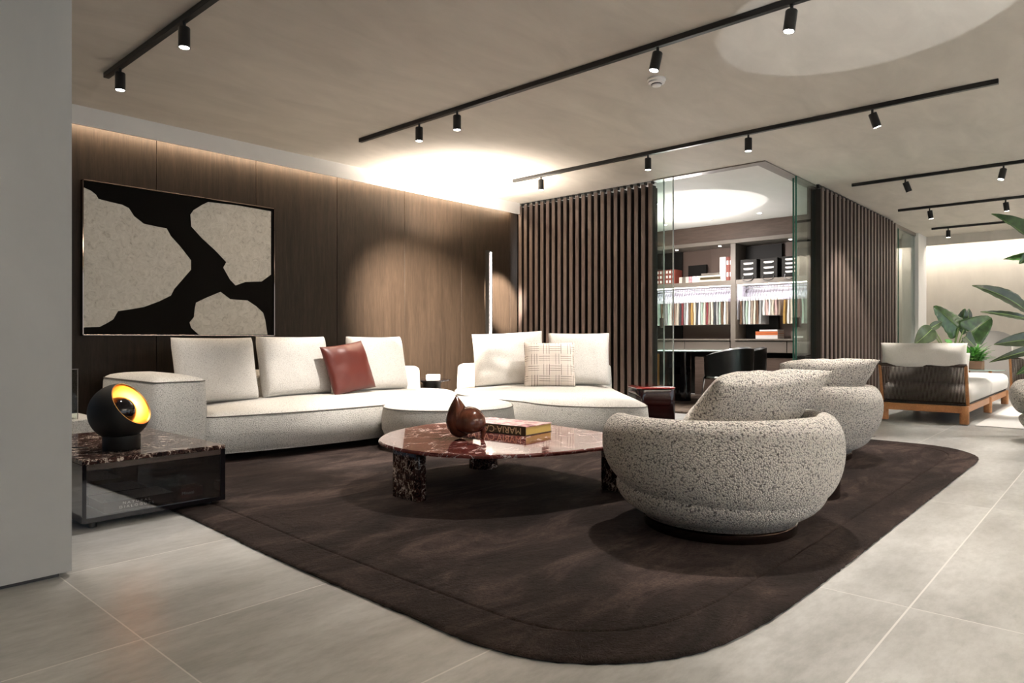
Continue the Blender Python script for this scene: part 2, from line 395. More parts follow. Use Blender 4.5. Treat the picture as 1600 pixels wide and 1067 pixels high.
def pillow(bm, w, h, t, n=22, p=3.0, q=.5, bow=.05, seed=0, wr=.006):
    """pillow standing in the xz plane, bottom centre at the origin, thickness along y"""
    def pt(i, j, side):
        u = -1 + 2 * i / n; v = -1 + 2 * j / n
        u = math.sin(u * PI / 2) * .45 + u * .55; v = math.sin(v * PI / 2) * .45 + v * .55
        x = w / 2 * u * (1 - bow * (1 - v * v)); z = h / 2 * (1 + v * (1 - bow * (1 - u * u)))
        e = max(0, (1 - abs(u) ** p) * (1 - abs(v) ** p)) ** q
        y = t / 2 * e
        nz = noise.noise(Vector((x * 9 + seed * 3.1, z * 9, side * 5 + seed))) * wr * 1.4 + noise.noise(Vector((x * 3 + seed, z * 3, side * 2))) * wr * 2.5
        return Vector((x, side * (y + nz * e), z))
    G = {}
    for side in (1, -1):
        for i in range(n + 1):
            for j in range(n + 1):
                edge = i in (0, n) or j in (0, n)
                key = (i, j, 0 if edge else side)
                if key not in G: G[key] = bm.verts.new(pt(i, j, side if not edge else 0) if not edge else pt(i, j, 1) * 1)
        for i in range(n):
            for j in range(n):
                k = [(i, j), (i + 1, j), (i + 1, j + 1), (i, j + 1)]
                vs = [G[(a, b, 0 if (a in (0, n) or b in (0, n)) else side)] for a, b in k]
                bm.faces.new(vs if side < 0 else vs[::-1])
def xf(bm, mat, verts=None):
    bmesh.ops.transform(bm, matrix=mat, verts=verts or bm.verts)

# ------------------------------------------------------------------ object helpers
def obj(name, bm, mat, parent=None, smooth=None, loc=None, rot=None, sub=0):
    bmesh.ops.recalc_face_normals(bm, faces=bm.faces)
    me = bpy.data.meshes.new(name); bm.to_mesh(me); bm.free()
    for m in (mat if isinstance(mat, (list, tuple)) else [mat]): me.materials.append(M[m] if isinstance(m, str) else m)
    if smooth is not None:
        for p in me.polygons: p.use_smooth = True
        if smooth < 180: me.set_sharp_from_angle(angle=math.radians(smooth))
    o = bpy.data.objects.new(name, me); COL.objects.link(o)
    if parent: o.parent = parent
    if loc: o.location = loc
    if rot: o.rotation_euler = rot
    if sub:
        md = o.modifiers.new('sub', 'SUBSURF'); md.levels = sub; md.render_levels = sub
    return o
def tag(o, label=None, cat=None, group=None, kind=None):
    if label: o['label'] = label
    if cat: o['category'] = cat
    if group: o['group'] = group
    if kind: o['kind'] = kind
    return o
def thing(name, label, cat, loc=(0, 0, 0), rotz=0, group=None):
    o = bpy.data.objects.new(name, None); o.empty_display_size = .1; COL.objects.link(o)
    o.location = loc; o.rotation_euler = (0, 0, rotz)
    return tag(o, label, cat, group)
def dup(root, loc, rotz=None, label=None, group=None):
    r = root.copy(); COL.objects.link(r); r.location = loc
    if rotz is not None: r.rotation_euler = (0, 0, rotz)
    if label: r['label'] = label
    if group: r['group'] = group
    for ch in list(root.children):
        c = ch.copy(); COL.objects.link(c); c.parent = r
        for g in list(ch.children):
            d = g.copy(); COL.objects.link(d); d.parent = c
    return r
def struct(name, bm, mat, smooth=None):
    return tag(obj(name, bm, mat, None, smooth), kind='structure')
def text(name, s, size, mat, parent, M4, ext=.0006, sx=1.0):
    cu = bpy.data.curves.new(name, 'FONT'); cu.body = s; cu.size = size; cu.extrude = ext
    cu.align_x = 'CENTER'; cu.align_y = 'CENTER'
    t = bpy.data.objects.new(name, cu); COL.objects.link(t)
    bpy.context.view_layer.update()
    me = bpy.data.meshes.new_from_object(t.evaluated_get(bpy.context.evaluated_depsgraph_get()))
    bpy.data.objects.remove(t); bpy.data.curves.remove(cu)
    me.transform(M4 @ Matrix.Diagonal((sx, 1, 1, 1)))
    me.materials.clear(); me.materials.append(M[mat])
    o = bpy.data.objects.new(name, me); COL.objects.link(o); o.parent = parent
    return o
def light(kind, name, loc, energy, col=(1, 1, 1), target=None, parent=None, **kw):
    l = bpy.data.lights.new(name, kind); l.energy = energy; l.color = col
    for k, v in kw.items(): setattr(l, k, v)
    o = bpy.data.objects.new(name, l); COL.objects.link(o); o.location = loc
    if target is not None:
        o.rotation_euler = (Vector(target) - Vector(loc)).to_track_quat('-Z', 'Y').to_euler()
    if parent: o.parent = parent
    return o

# ================================================================== SETTING
bm = nb(); box(bm, -4, 15, -5, 7, -.1, 0); struct('floor', bm, 'floor')
bm = nb(); box(bm, -4, 15, -5, 6.6, H, H + .1); struct('ceiling', bm, 'ceiling')
# wood clad wall behind the sofa, panels with fine joints
bm = nb(); box(bm, .3, 6.95, 6.175, 6.35, 0, H)
for i in range(8):
    x0 = .55 + .893 * i; x1 = min(x0 + .893, 6.95)
    box(bm, x0 + .002, x1 - .002, 6.15, 6.18, 0, H - .01, .002, 1)
struct('wall_back', bm, 'wallwood')
# ceiling bulkhead above the wood wall, gap behind it holds the cove light
bm = nb(); box(bm, -.5, 6.86, 6.03, 6.05, 2.555, H); struct('trim_1', bm, 'white')
bm = nb(); box(bm, .3, 6.80, 6.052, 6.066, 2.585, 2.60); tag(obj('cove_light_strip', bm, 'led'), 'warm light strip hidden in the ceiling gap over the dark wood wall', 'light strip')
light('AREA', 'cove_lamp', (3.5, 6.10, 2.60), 26, (1, .80, .58), (3.5, 6.105, 0), shape='RECTANGLE', size=6.6, size_y=.05)
# microcement pier at the left edge with a shadow gap at the floor
bm = nb(); box(bm, -4, .835, 3.006, 3.35, .018, H); struct('wall_left', bm, 'pillar')
bm = nb(); box(bm, -4, .80, 3.03, 3.33, 0, .018); struct('baseboard_left', bm, 'black')
# rest of the shell, behind and around the camera
bm = nb(); box(bm, -4.1, -4, -5, 3.006, 0, H); struct('wall_west', bm, 'pillar')
bm = nb(); box(bm, -4, -2.6, -5.1, -5, 0, H); box(bm, 14.4, 15, -5.1, -5, 0, H)
box(bm, -2.6, 14.4, -5.1, -5, 2.45, H); box(bm, -2.6, 14.4, -5.1, -5, 0, .25)
struct('wall_front', bm, 'white')
for k in range(5):
    x0 = -2.6 + 3.4 * k
    w = nb(); box(w, x0, x0 + 3.4, -5.06, -5.05, .25, 2.45); o = struct('window_%d' % (k + 1), w, 'glass')
    f = nb()
    for a in (x0, x0 + 3.36): box(f, a, a + .04, -5.09, -5.02, .25, 2.45)
    box(f, x0, x0 + 3.4, -5.09, -5.02, .25, .29); box(f, x0, x0 + 3.4, -5.09, -5.02, 2.41, 2.45)
    obj('window_frame', f, 'black', o)
# far cream wall with its cove
bm = nb(); box(bm, 14.3, 14.42, -5, 6.6, 0, H); struct('wall_right', bm, 'cream')
bm = nb(); box(bm, 13.9, 13.93, -5, 4.6, 2.54, H); struct('trim_2', bm, 'ceiling')
bm = nb(); box(bm, 13.96, 13.99, -4.9, 4.5, 2.58, 2.60); tag(obj('cove_light_strip', bm, 'led'), 'white light strip hidden in the ceiling gap over the far cream wall', 'light strip')
light('AREA', 'far_cove_lamp', (14.08, -.5, 2.62), 24, (1, .93, .84), (14.16, -.5, 0), shape='RECTANGLE', size=8.5, size_y=.12)
# white column and jamb beside the glass pane
bm = nb(); box(bm, 13.30, 13.9, 2.70, 2.95, 0, H); struct('trim_3', bm, 'white')
bm = nb(); box(bm, 11.82, 12.02, 2.74, 2.86, 0, H); struct('trim_4', bm, 'white')
bm = nb(); box(bm, 12.02, 13.30, 2.755, 2.765, 0, H - .05); o = struct('window_6', bm, 'glass')
bm = nb(); box(bm, 12.20, 12.206, 2.750, 2.770, 0, H - .05); obj('glass_edge', bm, 'glassedge', o)
bm = nb(); box(bm, 12.02, 13.3, 2.74, 2.78, H - .05, H); obj('window_frame', bm, 'cabgrey', o)
bm = nb(); box(bm, 11.75, 14.3, 4.5, 4.6, 0, H); struct('wall_side', bm, 'cream')

# ---- slatted screens
def slat_screen(name, along, a0, n, pitch, wid, face, depth, label, far):
    """slats stand along 'Y' (facing -X) or along 'X' (facing -Y)"""
    t = thing(name, label, 'slatted screen', (face, a0, 0) if along == 'Y' else (a0, face, 0))
    b1, b2, b3, b4 = nb(), nb(), nb(), nb()
    def bx(b, u0, u1, w0, w1, z0, z1, bv=0):
        if along == 'Y': box(b, w0, w1, u0, u1, z0, z1, bv, 1)
        else: box(b, u0, u1, w0, w1, z0, z1, bv, 1)
    for i in range(n):
        u = i * pitch
        bx(b1, u, u + wid, 0, .016, 0, H - .038, .002)
        bx(b4, u + .001, u + wid - .001, .016, depth, 0, H - .055)
        bx(b2, u + wid * .25, u + wid * .75, depth * .45, depth * .8, H - .038, H)
    bx(b2, 0, (n - 1) * pitch + wid, depth * .5, depth * .75, H - .003, H)
    bx(b3, 0, (n - 1) * pitch + wid, depth, depth + .03, 0, H - .075)
    obj('slats', b1, 'slat', t); obj('slat_bodies', b4, 'slatbody', t); obj('top_studs', b2, 'black', t); obj('backing_panel', b3, 'slatdark', t)
    return t
slat_screen('slatted_screen', 'Y', 4.04, 22, .0935, .050, 6.86, .09, 'dark wood slatted screen behind the daybed, beside the open glass corner', 0)
slat_screen('slatted_screen', 'X', 8.33, 22, .157, .076, 2.67, .09, 'long dark wood slatted screen running from the glass corner to the bright far wall', 0)

# ---- glass room: frame, panels, ceiling, back cabinet
bm = nb(); box(bm, 6.86, 6.98, 2.75, 4.04, H - .012, H - .001); box(bm, 6.98, 8.33, 2.75, 2.87, H - .012, H - .001)
struct('trim_5', bm, 'cabgrey')
bm = nb(); box(bm, 6.98, 11.0, 2.87, 6.15, H - .012, H - .002); struct('ceiling_room', bm, 'white')
bm = nb(); box(bm, 6.98, 10.7, 6.15, 6.3, 0, H); struct('wall_room', bm, 'wallwood')
bm = nb(); box(bm, 8.36, 11.7, 2.795, 2.85, 0, H); struct('wall_room_side', bm, 'wallwood')
bm = nb(); box(bm, 10.62, 10.74, 2.85, 6.15, 0, H); struct('wall_room_back', bm, 'panel')
def glass_door(x0, x1, y0, y1, edge, em, label, hand):
    t = thing('glass_door', label, 'glass door', ((x0 + x1) / 2, (y0 + y1) / 2, 0))
    cx, cy = (x0 + x1) / 2, (y0 + y1) / 2
    b = nb(); box(b, x0 - cx, x1 - cx, y0 - cy, y1 - cy, 0, H - .012); obj('glass_pane', b, 'glass', t)
    b = nb(); ex0, ex1, ey0, ey1 = edge; box(b, ex0 - cx, ex1 - cx, ey0 - cy, ey1 - cy, .001, H - .013); obj('glass_edge', b, em, t)
    if hand:
        b = nb(); hx0, hx1, hy0, hy1 = hand; box(b, hx0 - cx, hx1 - cx, hy0 - cy, hy1 - cy, 1.03, 1.14, .003); obj('handle', b, 'slat', t)
    return t
glass_door(6.955, 6.967, 3.95, 4.036, (6.953, 6.969, 3.942, 3.952), 'glassedgew', 'glass sliding door beside the slatted screen, the one with a brown handle', (6.93, 6.99, 3.955, 3.985))
glass_door(6.895, 6.907, 3.80, 4.036, (6.893, 6.909, 3.792, 3.802), 'glassedgew', 'glass sliding door pulled furthest out from the slatted screen behind the daybed', None)
glass_door(7.70, 8.325, 2.735, 2.747, (7.690, 7.702, 2.733, 2.749), 'glassedge', 'green edged glass door in front of the cabinet, the nearer of its pair', (7.715, 7.76, 2.71, 2.77))
glass_door(7.79, 8.325, 2.795, 2.807, (7.780, 7.792, 2.793, 2.809), 'glassedge', 'green edged glass door in front of the cabinet, the inner one of its pair', (7.83, 7.87, 2.78, 2.83))
# wall cabinet with shelves
cab = thing('wall_cabinet', 'taupe built in wall cabinet with open shelves, hanging rails and drawers', 'cabinet', (10.15, 4.55, 0))
def cb(name, mat, *boxes, bev=.002):
    b = nb()
    for x0, x1, y0, y1, z0, z1 in boxes: box(b, x0 - 10.15, x1 - 10.15, y0 - 4.55, y1 - 4.55, z0, z1, bev, 1)
    return obj(name, b, mat, cab)
Y0, Y1, YD0, YD1 = 2.86, 6.14, 4.52, 4.60
cb('bulkhead', 'cabinet', (10.15, 10.61, Y0, Y1, 2.43, H - .014))
cb('frame', 'cabgrey', (10.12, 10.60, Y0, Y1, 2.37, 2.43), (10.14, 10.60, YD0, YD1, 0, 2.37), bev=.003)
cb('shelf', 'cabgrey', (10.15, 10.60, YD1, Y1, 1.735, 1.81)); cb('shelf', 'cabgrey', (10.15, 10.60, Y0, YD0, 1.735, 1.81))
cb('worktop', 'cabgrey', (10.10, 10.60, YD1, Y1, .88, .905)); cb('worktop', 'cabgrey', (10.10, 10.60, Y0, YD0, .88, .905))
cb('back_panel', 'panel', (10.56, 10.60, YD1, 5.12, 1.81, 2.37), (10.56, 10.60, Y0, 3.92, 1.81, 2.37), (10.56, 10.60, Y0, Y1, .905, 1.735))
cb('lit_panel', 'nichewhite', (10.53, 10.558, YD1 + .01, Y1 - .01, 1.30, 1.73), (10.53, 10.558, Y0 + .01, YD0 - .01, 1.30, 1.73), (10.20, 10.53, YD0 - .006, YD0, 1.2, 1.73), (10.20, 10.53, YD1, YD1 + .006, 1.2, 1.73))  # white colour stands in for strip light falling on the back
for q in ((5.18, 5.5, 1.811, 2.12), (3.95, YD0 - .01, 1.811, 2.35), (5.62, 6.1, 1.811, 2.36), (4.0, YD0 - .01, .906, 1.29), (5.62, 6.1, .906, 1.25)):
    cb('dark_panel', 'blackmatte', (10.50, 10.55, *q))
for y0, y1 in ((YD1 + .005, 5.36), (5.37, Y1), (3.74, YD0 - .005), (Y0, 3.73)):
    cb('drawer', 'cabgrey', (10.12, 10.58, y0, y1, .70, .875))
cb('side_panel', 'cabinet', (10.15, 10.58, Y0, 3.02, 0, .70)); cb('side_panel', 'cabinet', (10.15, 10.58, 6.08, Y1, 0, .70))
cb('lower_drawer', 'cabinet', (10.15, 10.58, 3.62, 4.10, .02, .62)); cb('lower_drawer', 'cabinet', (10.15, 10.58, 4.72, 5.2, .02, .62))
cb('back_panel', 'blackmatte', (10.585, 10.60, Y0, Y1, 0, .70))
for y in (3.3, 3.75, 4.85, 5.6):
    b = nb(); cyl(b, (10.30 - 10.15, y - 4.55), .022, 2.366, 2.371, 12); obj('downlight', b, 'lens', cab)
RY = Matrix.Rotation(-PI / 2, 4, 'Z') @ Matrix.Rotation(PI / 2, 4, 'X')
text('lettering', 'Minotti', .075, 'pale', cab, Matrix.Translation((-.004, 3.70 - 4.55, .50)) @ RY)
for y0, y1 in ((YD1 + .02, Y1 - .02), (Y0 + .02, YD0 - .02)):
    b = nb(); tube(b, [(.22, y0 - 4.55, 1.68), (.22, y1 - 4.55, 1.68)], .008, 8); obj('hanging_rail', b, 'chrome', cab)
    b = nb(); box(b, .02, .045, y0 - 4.55, y1 - 4.55, 1.722, 1.734); obj('light_strip', b, 'led', cab)
    light('AREA', 'shelf_lamp', (10.22, (y0 + y1) / 2, 1.715), 3.2, (.96, .93, 1), (10.4, (y0 + y1) / 2, 1.3), shape='RECTANGLE', size=y1 - y0 - .05, size_y=.03)

# fabric swatches on the rails
SW = {'white': (.75, .73, .70), 'cream': (.62, .56, .46), 'grey': (.30, .30, .30), 'sage': (.34, .42, .36), 'taupe': (.32, .25, .20), 'rust': (.36, .13, .07),
      'ochre': (.45, .27, .08), 'burgundy': (.20, .035, .04), 'charcoal': (.05, .05, .055), 'brown': (.14, .08, .05), 'pale green': (.50, .62, .54), 'pink': (.60, .42, .40)}
for k, c in SW.items(): M['sw_' + k] = boucle('swatch ' + k, tuple(x * .75 for x in c), c, 160, .3, .002)
def swatch_mesh(h, seed):
    b = nb(); n = 10
    for s in (-1, 1):
        vs = []
        for j in range(n + 1):
            z = -h * j / n
            for i in range(7):
                x = -.17 + .34 * i / 6
                y = s * (.011 + .005 * (j / n)) + .004 * math.sin(i * 1.4 + seed * 2 + j * .5)
                vs.append(b.verts.new((x, y, z)))
        for j in range(n):
            for i in range(6):
                a = j * 7 + i; b.faces.new((vs[a], vs[a + 1], vs[a + 8], vs[a + 7]))
    # closed edges between both faces
    b.verts.ensure_lookup_table(); m = 7 * (n + 1)
    for j in range(n):
        for i in (0, 6):
            a = j * 7 + i; b.faces.new((b.verts[a], b.verts[a + 7], b.verts[a + 7 + m], b.verts[a + m]))
    for i in range(6):
        for a in (i, n * 7 + i): b.faces.new((b.verts[a], b.verts[a + 1], b.verts[a + 1 + m], b.verts[a + m]))
    return b
protos = {}
def swatch(y, colr, h, label, group, clipc='nichewhite', zc=1.53):
    key = (colr, h, clipc, random.randint(0, 1))
    if key not in protos:
        t = thing('fabric_swatch', label, 'fabric sample', (10.37, y, zc), 0, group)
        obj('cloth', swatch_mesh(h, len(protos)), 'sw_' + colr, t, 60)
        b = nb(); box(b, -.178, .178, -.016, .016, -.045, .012, .003); obj('clip_bar', b, clipc, t)
        b = nb()
        for s in (-1, 1): tube(b, [(s * .08, 0, .01), (0, 0, .12)], .003, 6)
        tube(b, [(0, 0, .12), (0, 0, .165), (.01, 0, .185), (.0, 0, .195)], .003, 6); obj('hanger_hook', b, 'chrome', t)
        protos[key] = t
    else: t = dup(protos[key], (10.37, y, zc), None, label, group)
    t.rotation_euler = (0, 0, random.uniform(-.025, .025)); return t
seqL = ['charcoal', 'burgundy', 'white', 'sage', 'brown', 'cream', 'grey', 'pale green', 'white', 'rust', 'taupe', 'cream', 'charcoal', 'burgundy', 'grey', 'white', 'brown', 'ochre', 'cream', 'charcoal', 'white', 'sage', 'cream', 'burgundy', 'taupe', 'cream', 'charcoal', 'grey', 'sage', 'brown', 'white', 'taupe']
seqR1 = ['brown', 'grey', 'sage', 'white', 'taupe', 'cream', 'brown', 'grey']
seqR2 = ['white', 'pink', 'white', 'cream', 'pink', 'taupe']
seqR3 = ['ochre', 'white', 'cream', 'brown', 'burgundy', 'pale green', 'sage', 'cream', 'grey', 'charcoal', 'sage', 'burgundy', 'taupe', 'brown', 'grey', 'white', 'cream']
used = {}
def run(seq, ya, yb, h, where, group, clipc='nichewhite', zc=1.53):
    n = len(seq); base = []
    for i, c in enumerate(seq):
        pre = seq[i - 1] if i else None; nxt = seq[i + 1] if i < n - 1 else None
        if pre is None: l = '%s swatch hanging first from the left in %s' % (c, where)
        elif nxt is None: l = '%s swatch hanging last in %s' % (c, where)
        else: l = '%s swatch in %s between %s and %s ones' % (c, where, pre, nxt)
        base.append(l)
    for i, l in enumerate(base):
        if base.count(l) > 1:
            l2 = l + ', ' + ('left' if base.index(l) == i else 'right') + ' of two'
        else: l2 = l
        swatch(ya + (yb - ya) * i / max(1, n - 1), seq[i], h, l2, group, clipc, zc)
run(seqL, 6.00, 4.68, .40, 'the left bay', 'fabric swatches in the left cabinet bay')
run(seqR1, 4.46, 4.16, .40, 'the row beside the divider', 'long fabric swatches beside the cabinet divider')
run(seqR2, 4.11, 3.88, .27, 'the short row', 'short fabric swatches in the right cabinet bay', 'pale')
run(seqR3, 3.80, 2.96, .40, 'the row behind green edged glass', 'long fabric swatches behind the green edged glass')

# shelf goods
def book(loc, sx, sy, sz, cover, label, name='book', cat='book', group=None, rotz=0, page='pale', spine=None):
    """lying or standing book: sx along x, sy along y, sz high; spine on the -x side"""
    t = thing(name, label, cat, loc, rotz, group)
    th = .003
    b = nb(); box(b, 0, sx, -sy / 2, sy / 2, 0, th); box(b, 0, sx, -sy / 2, sy / 2, sz - th, sz); box(b, 0, th, -sy / 2, sy / 2, 0, sz); obj('cover', b, cover, t)
    b = nb(); box(b, th, sx - .004, -sy / 2 + .003, sy / 2 - .003, th, sz - th); obj('pages', b, page, t)
    return t
M['binder_red'] = plain('rust binder', (.20, .045, .03), .5); M['binder_white'] = plain('white binder', (.80, .77, .76), .5)
M['beige'] = plain('beige folder', (.58, .52, .45), .6); M['orange'] = plain('orange cover', (.62, .16, .05), .5)
def binder(y, w, h, mat, label, group, bands, zb=1.811, x=10.20):
    t = thing('binder', label, 'binder', (x, y, zb), 0, group)
    b = nb(); box(b, 0, .26, -w / 2, w / 2, 0, h, .003, 1); obj('cover', b, mat, t)
    if bands:
        for k in range(bands):
            z = h * (k + .5) / bands; b = nb(); box(b, -.0015, .001, -w * .28, w * .28, z - h * .09, z + h * .09); obj('spine_label', b, 'pale', t)
    return t
bw = .055
names8 = ['first', 'second', 'third', 'fourth', 'fifth', 'sixth', 'seventh', 'eighth', 'ninth']
for i in range(7):
    binder(5.955 - i * (bw + .002), bw, .235, 'binder_red', 'rust red binder with pale labels, %s from the left at the shelf end' % names8[i], 'rust red binders at the left shelf end', 3)
for i, c in enumerate(['beige', 'cabgrey', 'beige', 'pink', 'binder_white', 'binder_white', 'beige', 'cabgrey']):
    b = nb(); box(b, 0, .2, -.027, .027, 0, .10, .002, 1)
    tag(obj('booklet', b, c, loc=(10.22, 5.49 - i * .058, 1.811)), ['beige', 'taupe', 'beige', 'pink', 'white', 'white', 'beige', 'taupe'][i] + ' low sample booklet on the upper shelf, %s from the red binders' % names8[i], 'booklet', 'low sample booklets on the upper shelf')
for i in range(4):
    book((10.19, 4.95 + .01 * (i % 2), 1.811 + i * .034), .26, .36 - .02 * i, .033, ['beige', 'darkspine', 'beige', 'cabgrey'][i], ['beige book at the bottom of the lying stack on the upper shelf', 'dark book lying second from the bottom on the upper shelf', 'beige book lying third from the bottom on the upper shelf', 'taupe book on top of the lying stack on the upper shelf'][i], group='books lying on the upper shelf')
binder(4.755, .10, .37, 'binder_white', 'wide white binder beside the two tall rust ones on the shelf', 'tall binders by the cabinet divider', 0)
binder(4.675, .05, .37, 'binder_red', 'tall rust binder next to the wide white binder', 'tall binders by the cabinet divider', 2)
binder(4.625, .045, .37, 'binder_red', 'tall rust binder against the cabinet divider', 'tall binders by the cabinet divider', 2)
for i, (y, nl) in enumerate(((4.33, 3), (4.02, 3), (3.70, 4))):
    t = thing('sample_box', ['black strapped sample box nearest the cabinet divider', 'black strapped sample box in the middle of three on the shelf', 'black strapped sample box next to the beige folders'][i], 'sample box', (10.17, y, 1.811), 0, 'black sample boxes on the upper shelf')
    b = nb(); box(b, 0, .28, -.13, .13, 0, .30, .008); obj('box_body', b, 'blackmatte', t)
    for k in range(nl):
        z = .04 + k * .24 / nl + .02; b = nb(); box(b, -.003, .0, -.075, .075, z, z + .028); obj('label_strip', b, 'pale', t)
        b = nb(); tube(b, [(-.002, -.085, z + .014), (-.016, -.05, z - .006), (-.02, 0, z - .012), (-.016, .05, z - .006), (-.002, .085, z + .014)], .004, 6); obj('strap', b, 'black', t)
    b = nb(); tube(b, smooth_open([(-.004, -.08, .04), (-.03, -.07, -.015), (-.035, 0, -.035), (-.03, .07, -.015), (-.004, .08, .04)], 5), .006, 6); obj('carry_handle', b, 'black', t)
for i in range(7):
    binder(3.36 - i * .056, .054, .33, 'beige', 'tall beige folder, %s in the row at the right end of the shelf' % names8[i], 'beige folders at the right shelf end', 0)
# counter goods
for i, (c, n_) in enumerate((('binder_white', 'white book at the bottom of the counter stack'), ('binder_white', 'white book second from the bottom of the counter stack'), ('orange', 'orange book in the middle of the counter stack'), ('orange', 'orange book second from the top of the counter stack'), ('binder_white', 'white book on top of the counter stack'))):
    book((10.16, 4.05 - (.03 if i == 4 else 0), .906 + i * .028), .26, .33 - (.06 if i == 4 else 0), .027, c, n_, group='books stacked on the cabinet counter')
for i in range(3):
    t = thing('acrylic_tray', 'clear acrylic tray with white samples on the counter, %s from the stacked books' % names8[i], 'tray', (10.2, 3.60 - i * .22, .906), 0, 'acrylic trays on the counter')
    b = nb(); box(b, 0, .2, -.1, .1, 0, .004); box(b, 0, .004, -.1, .1, 0, .11); box(b, .196, .2, -.1, .1, 0, .11); obj('tray_wall', b, 'cabgrey', t)
    b = nb(); box(b, -.003, .0, -.07, .07, .015, .04); obj('sample_label', b, 'pale', t)

# downlights in the glass room ceiling
k = 0
for X in (8.06, 8.83, 9.61):
    for Y in (3.93, 4.68, 5.43):
        t = thing('recessed_downlight', 'small recessed downlight in the glass room ceiling, %s row %s' % ({8.06: 'front', 8.83: 'middle', 9.61: 'back'}[X], {3.93: 'nearest the slatted side', 4.68: 'in the centre', 5.43: 'nearest the wood wall'}[Y]), 'downlight', (X, Y, H - .014), 0, 'downlights in the glass room ceiling')
        b = nb(); lathe(b, [(.045, 0), (.045, -.004), (.030, -.004), (.028, 0)], 20); obj('trim_ring', b, 'whiteplastic', t)
        b = nb(); cyl(b, (0, 0), .028, -.003, -.001, 16); obj('lens', b, 'lens', t)
        light('SPOT', 'downlight_lamp', (X, Y, H - .03), 26, (1, .93, .87), (X, Y, 0), spot_size=1.9, spot_blend=.6, shadow_soft_size=.03)

# ---- glass room furniture
bm = nb(); block(bm, even(rrect(7.6, 10.05, 3.4, 6.1, .1), 80), [(0, .001), (.0, .02), (.01, .028)], .001, 3); tag(obj('area_rug', bm, 'rug2', None, 60), 'taupe pile rug under the round table in the glass room', 'rug')
tb = thing('round_table', 'round glass topped table on a black glossy pedestal in the glass room', 'table', (8.98, 4.83, .029))
bm = nb(); lathe(bm, [(0, .705), (.80, .705), (.815, .715), (.80, .728), (0, .728)], 64); obj('tabletop', bm, 'tableglass', tb, 40)
bm = nb(); P = [Vector((.17 * (1 + .18 * math.cos(3 * a)) * math.cos(a), .17 * (1 + .18 * math.cos(3 * a)) * math.sin(a))) for a in [2 * PI * i / 48 for i in range(48)]]
prism(bm, P, 0, .704); obj('pedestal', bm, 'blackgloss', tb, 40)
def office_chair(loc, rot, label):
    t = thing('leather_chair', label, 'chair', loc, rot, 'black leather chairs at the round table')
    def arc(r0, r1, zb, zt, mat, nm, a0=-140, a1=140):
        b = nb(); sec = []
        for i in range(33):
            a = math.radians(a0 + (a1 - a0) * i / 32); f = math.cos(a) * .5 + .5
            zt2 = zt(f) if callable(zt) else zt
            sec.append([b.verts.new((-math.sin(a) * r, -math.cos(a) * r, z)) for r, z in ((r0, zb), (r1, zb), (r1 + .01, zt2 - .02), ((r0 + r1) / 2, zt2), (r0 - .01, zt2 - .02))])
        for p, q in zip(sec, sec[1:]):
            for k2 in range(5): b.faces.new((p[k2], p[(k2 + 1) % 5], q[(k2 + 1) % 5], q[k2]))
        b.faces.new(sec[0][::-1]); b.faces.new(sec[-1]); return obj(nm, b, mat, t, 50)
    arc(.25, .31, .36, lambda f: .62 + .15 * f, 'leather', 'backrest')
    arc(.30, .318, .345, .385, 'chrome', 'frame_band')
    b = nb(); lathe(b, [(0, .34), (.25, .34), (.27, .38), (.26, .44), (.2, .455), (0, .46)], 36); obj('seat', b, 'leather', t, 60)
    for s in (-1, 1):
        b = nb(); tube(b, [(s * .24, -.2, .36), (s * .26, -.26, .01), (s * .26, .24, .01), (s * .24, .2, .36)], .011, 8); obj('leg', b, 'chrome', t, 40)
    return t
office_chair((8.72, 3.98, .032), math.radians(-18), 'black leather barrel chair on the near side of the round table')
office_chair((9.45, 4.10, .032), math.radians(25), 'black leather barrel chair half hidden between table and cabinet')
office_chair((8.15, 5.3, .032), math.radians(-110), 'black leather barrel chair on the slatted screen side of the round table')
# framed ochre picture glimpsed under the table line
t = thing('leaning_picture', 'ochre and black framed picture leaning at the end of the slatted screen', 'picture', (10.09, 5.95, .001))
b = nb(); box(b, -.02, .02, -.14, .14, 0, .66, .004); obj('picture_frame', b, 'gold', t)
b = nb(); box(b, -.024, -.019, -.12, .12, .03, .63); obj('ochre_canvas', b, M['orange'], t)
b = nb(); P = [Vector((.10 * math.cos(a) * (1 + .3 * math.sin(3 * a)), .09 * math.sin(a))) for a in [2 * PI * i / 24 for i in range(24)]]
prism(b, P, 0, .003); xf(b, Matrix.Translation((-.027, 0, .42)) @ Matrix.Rotation(PI / 2, 4, 'Y')); obj('dark_shape', b, 'black', t)

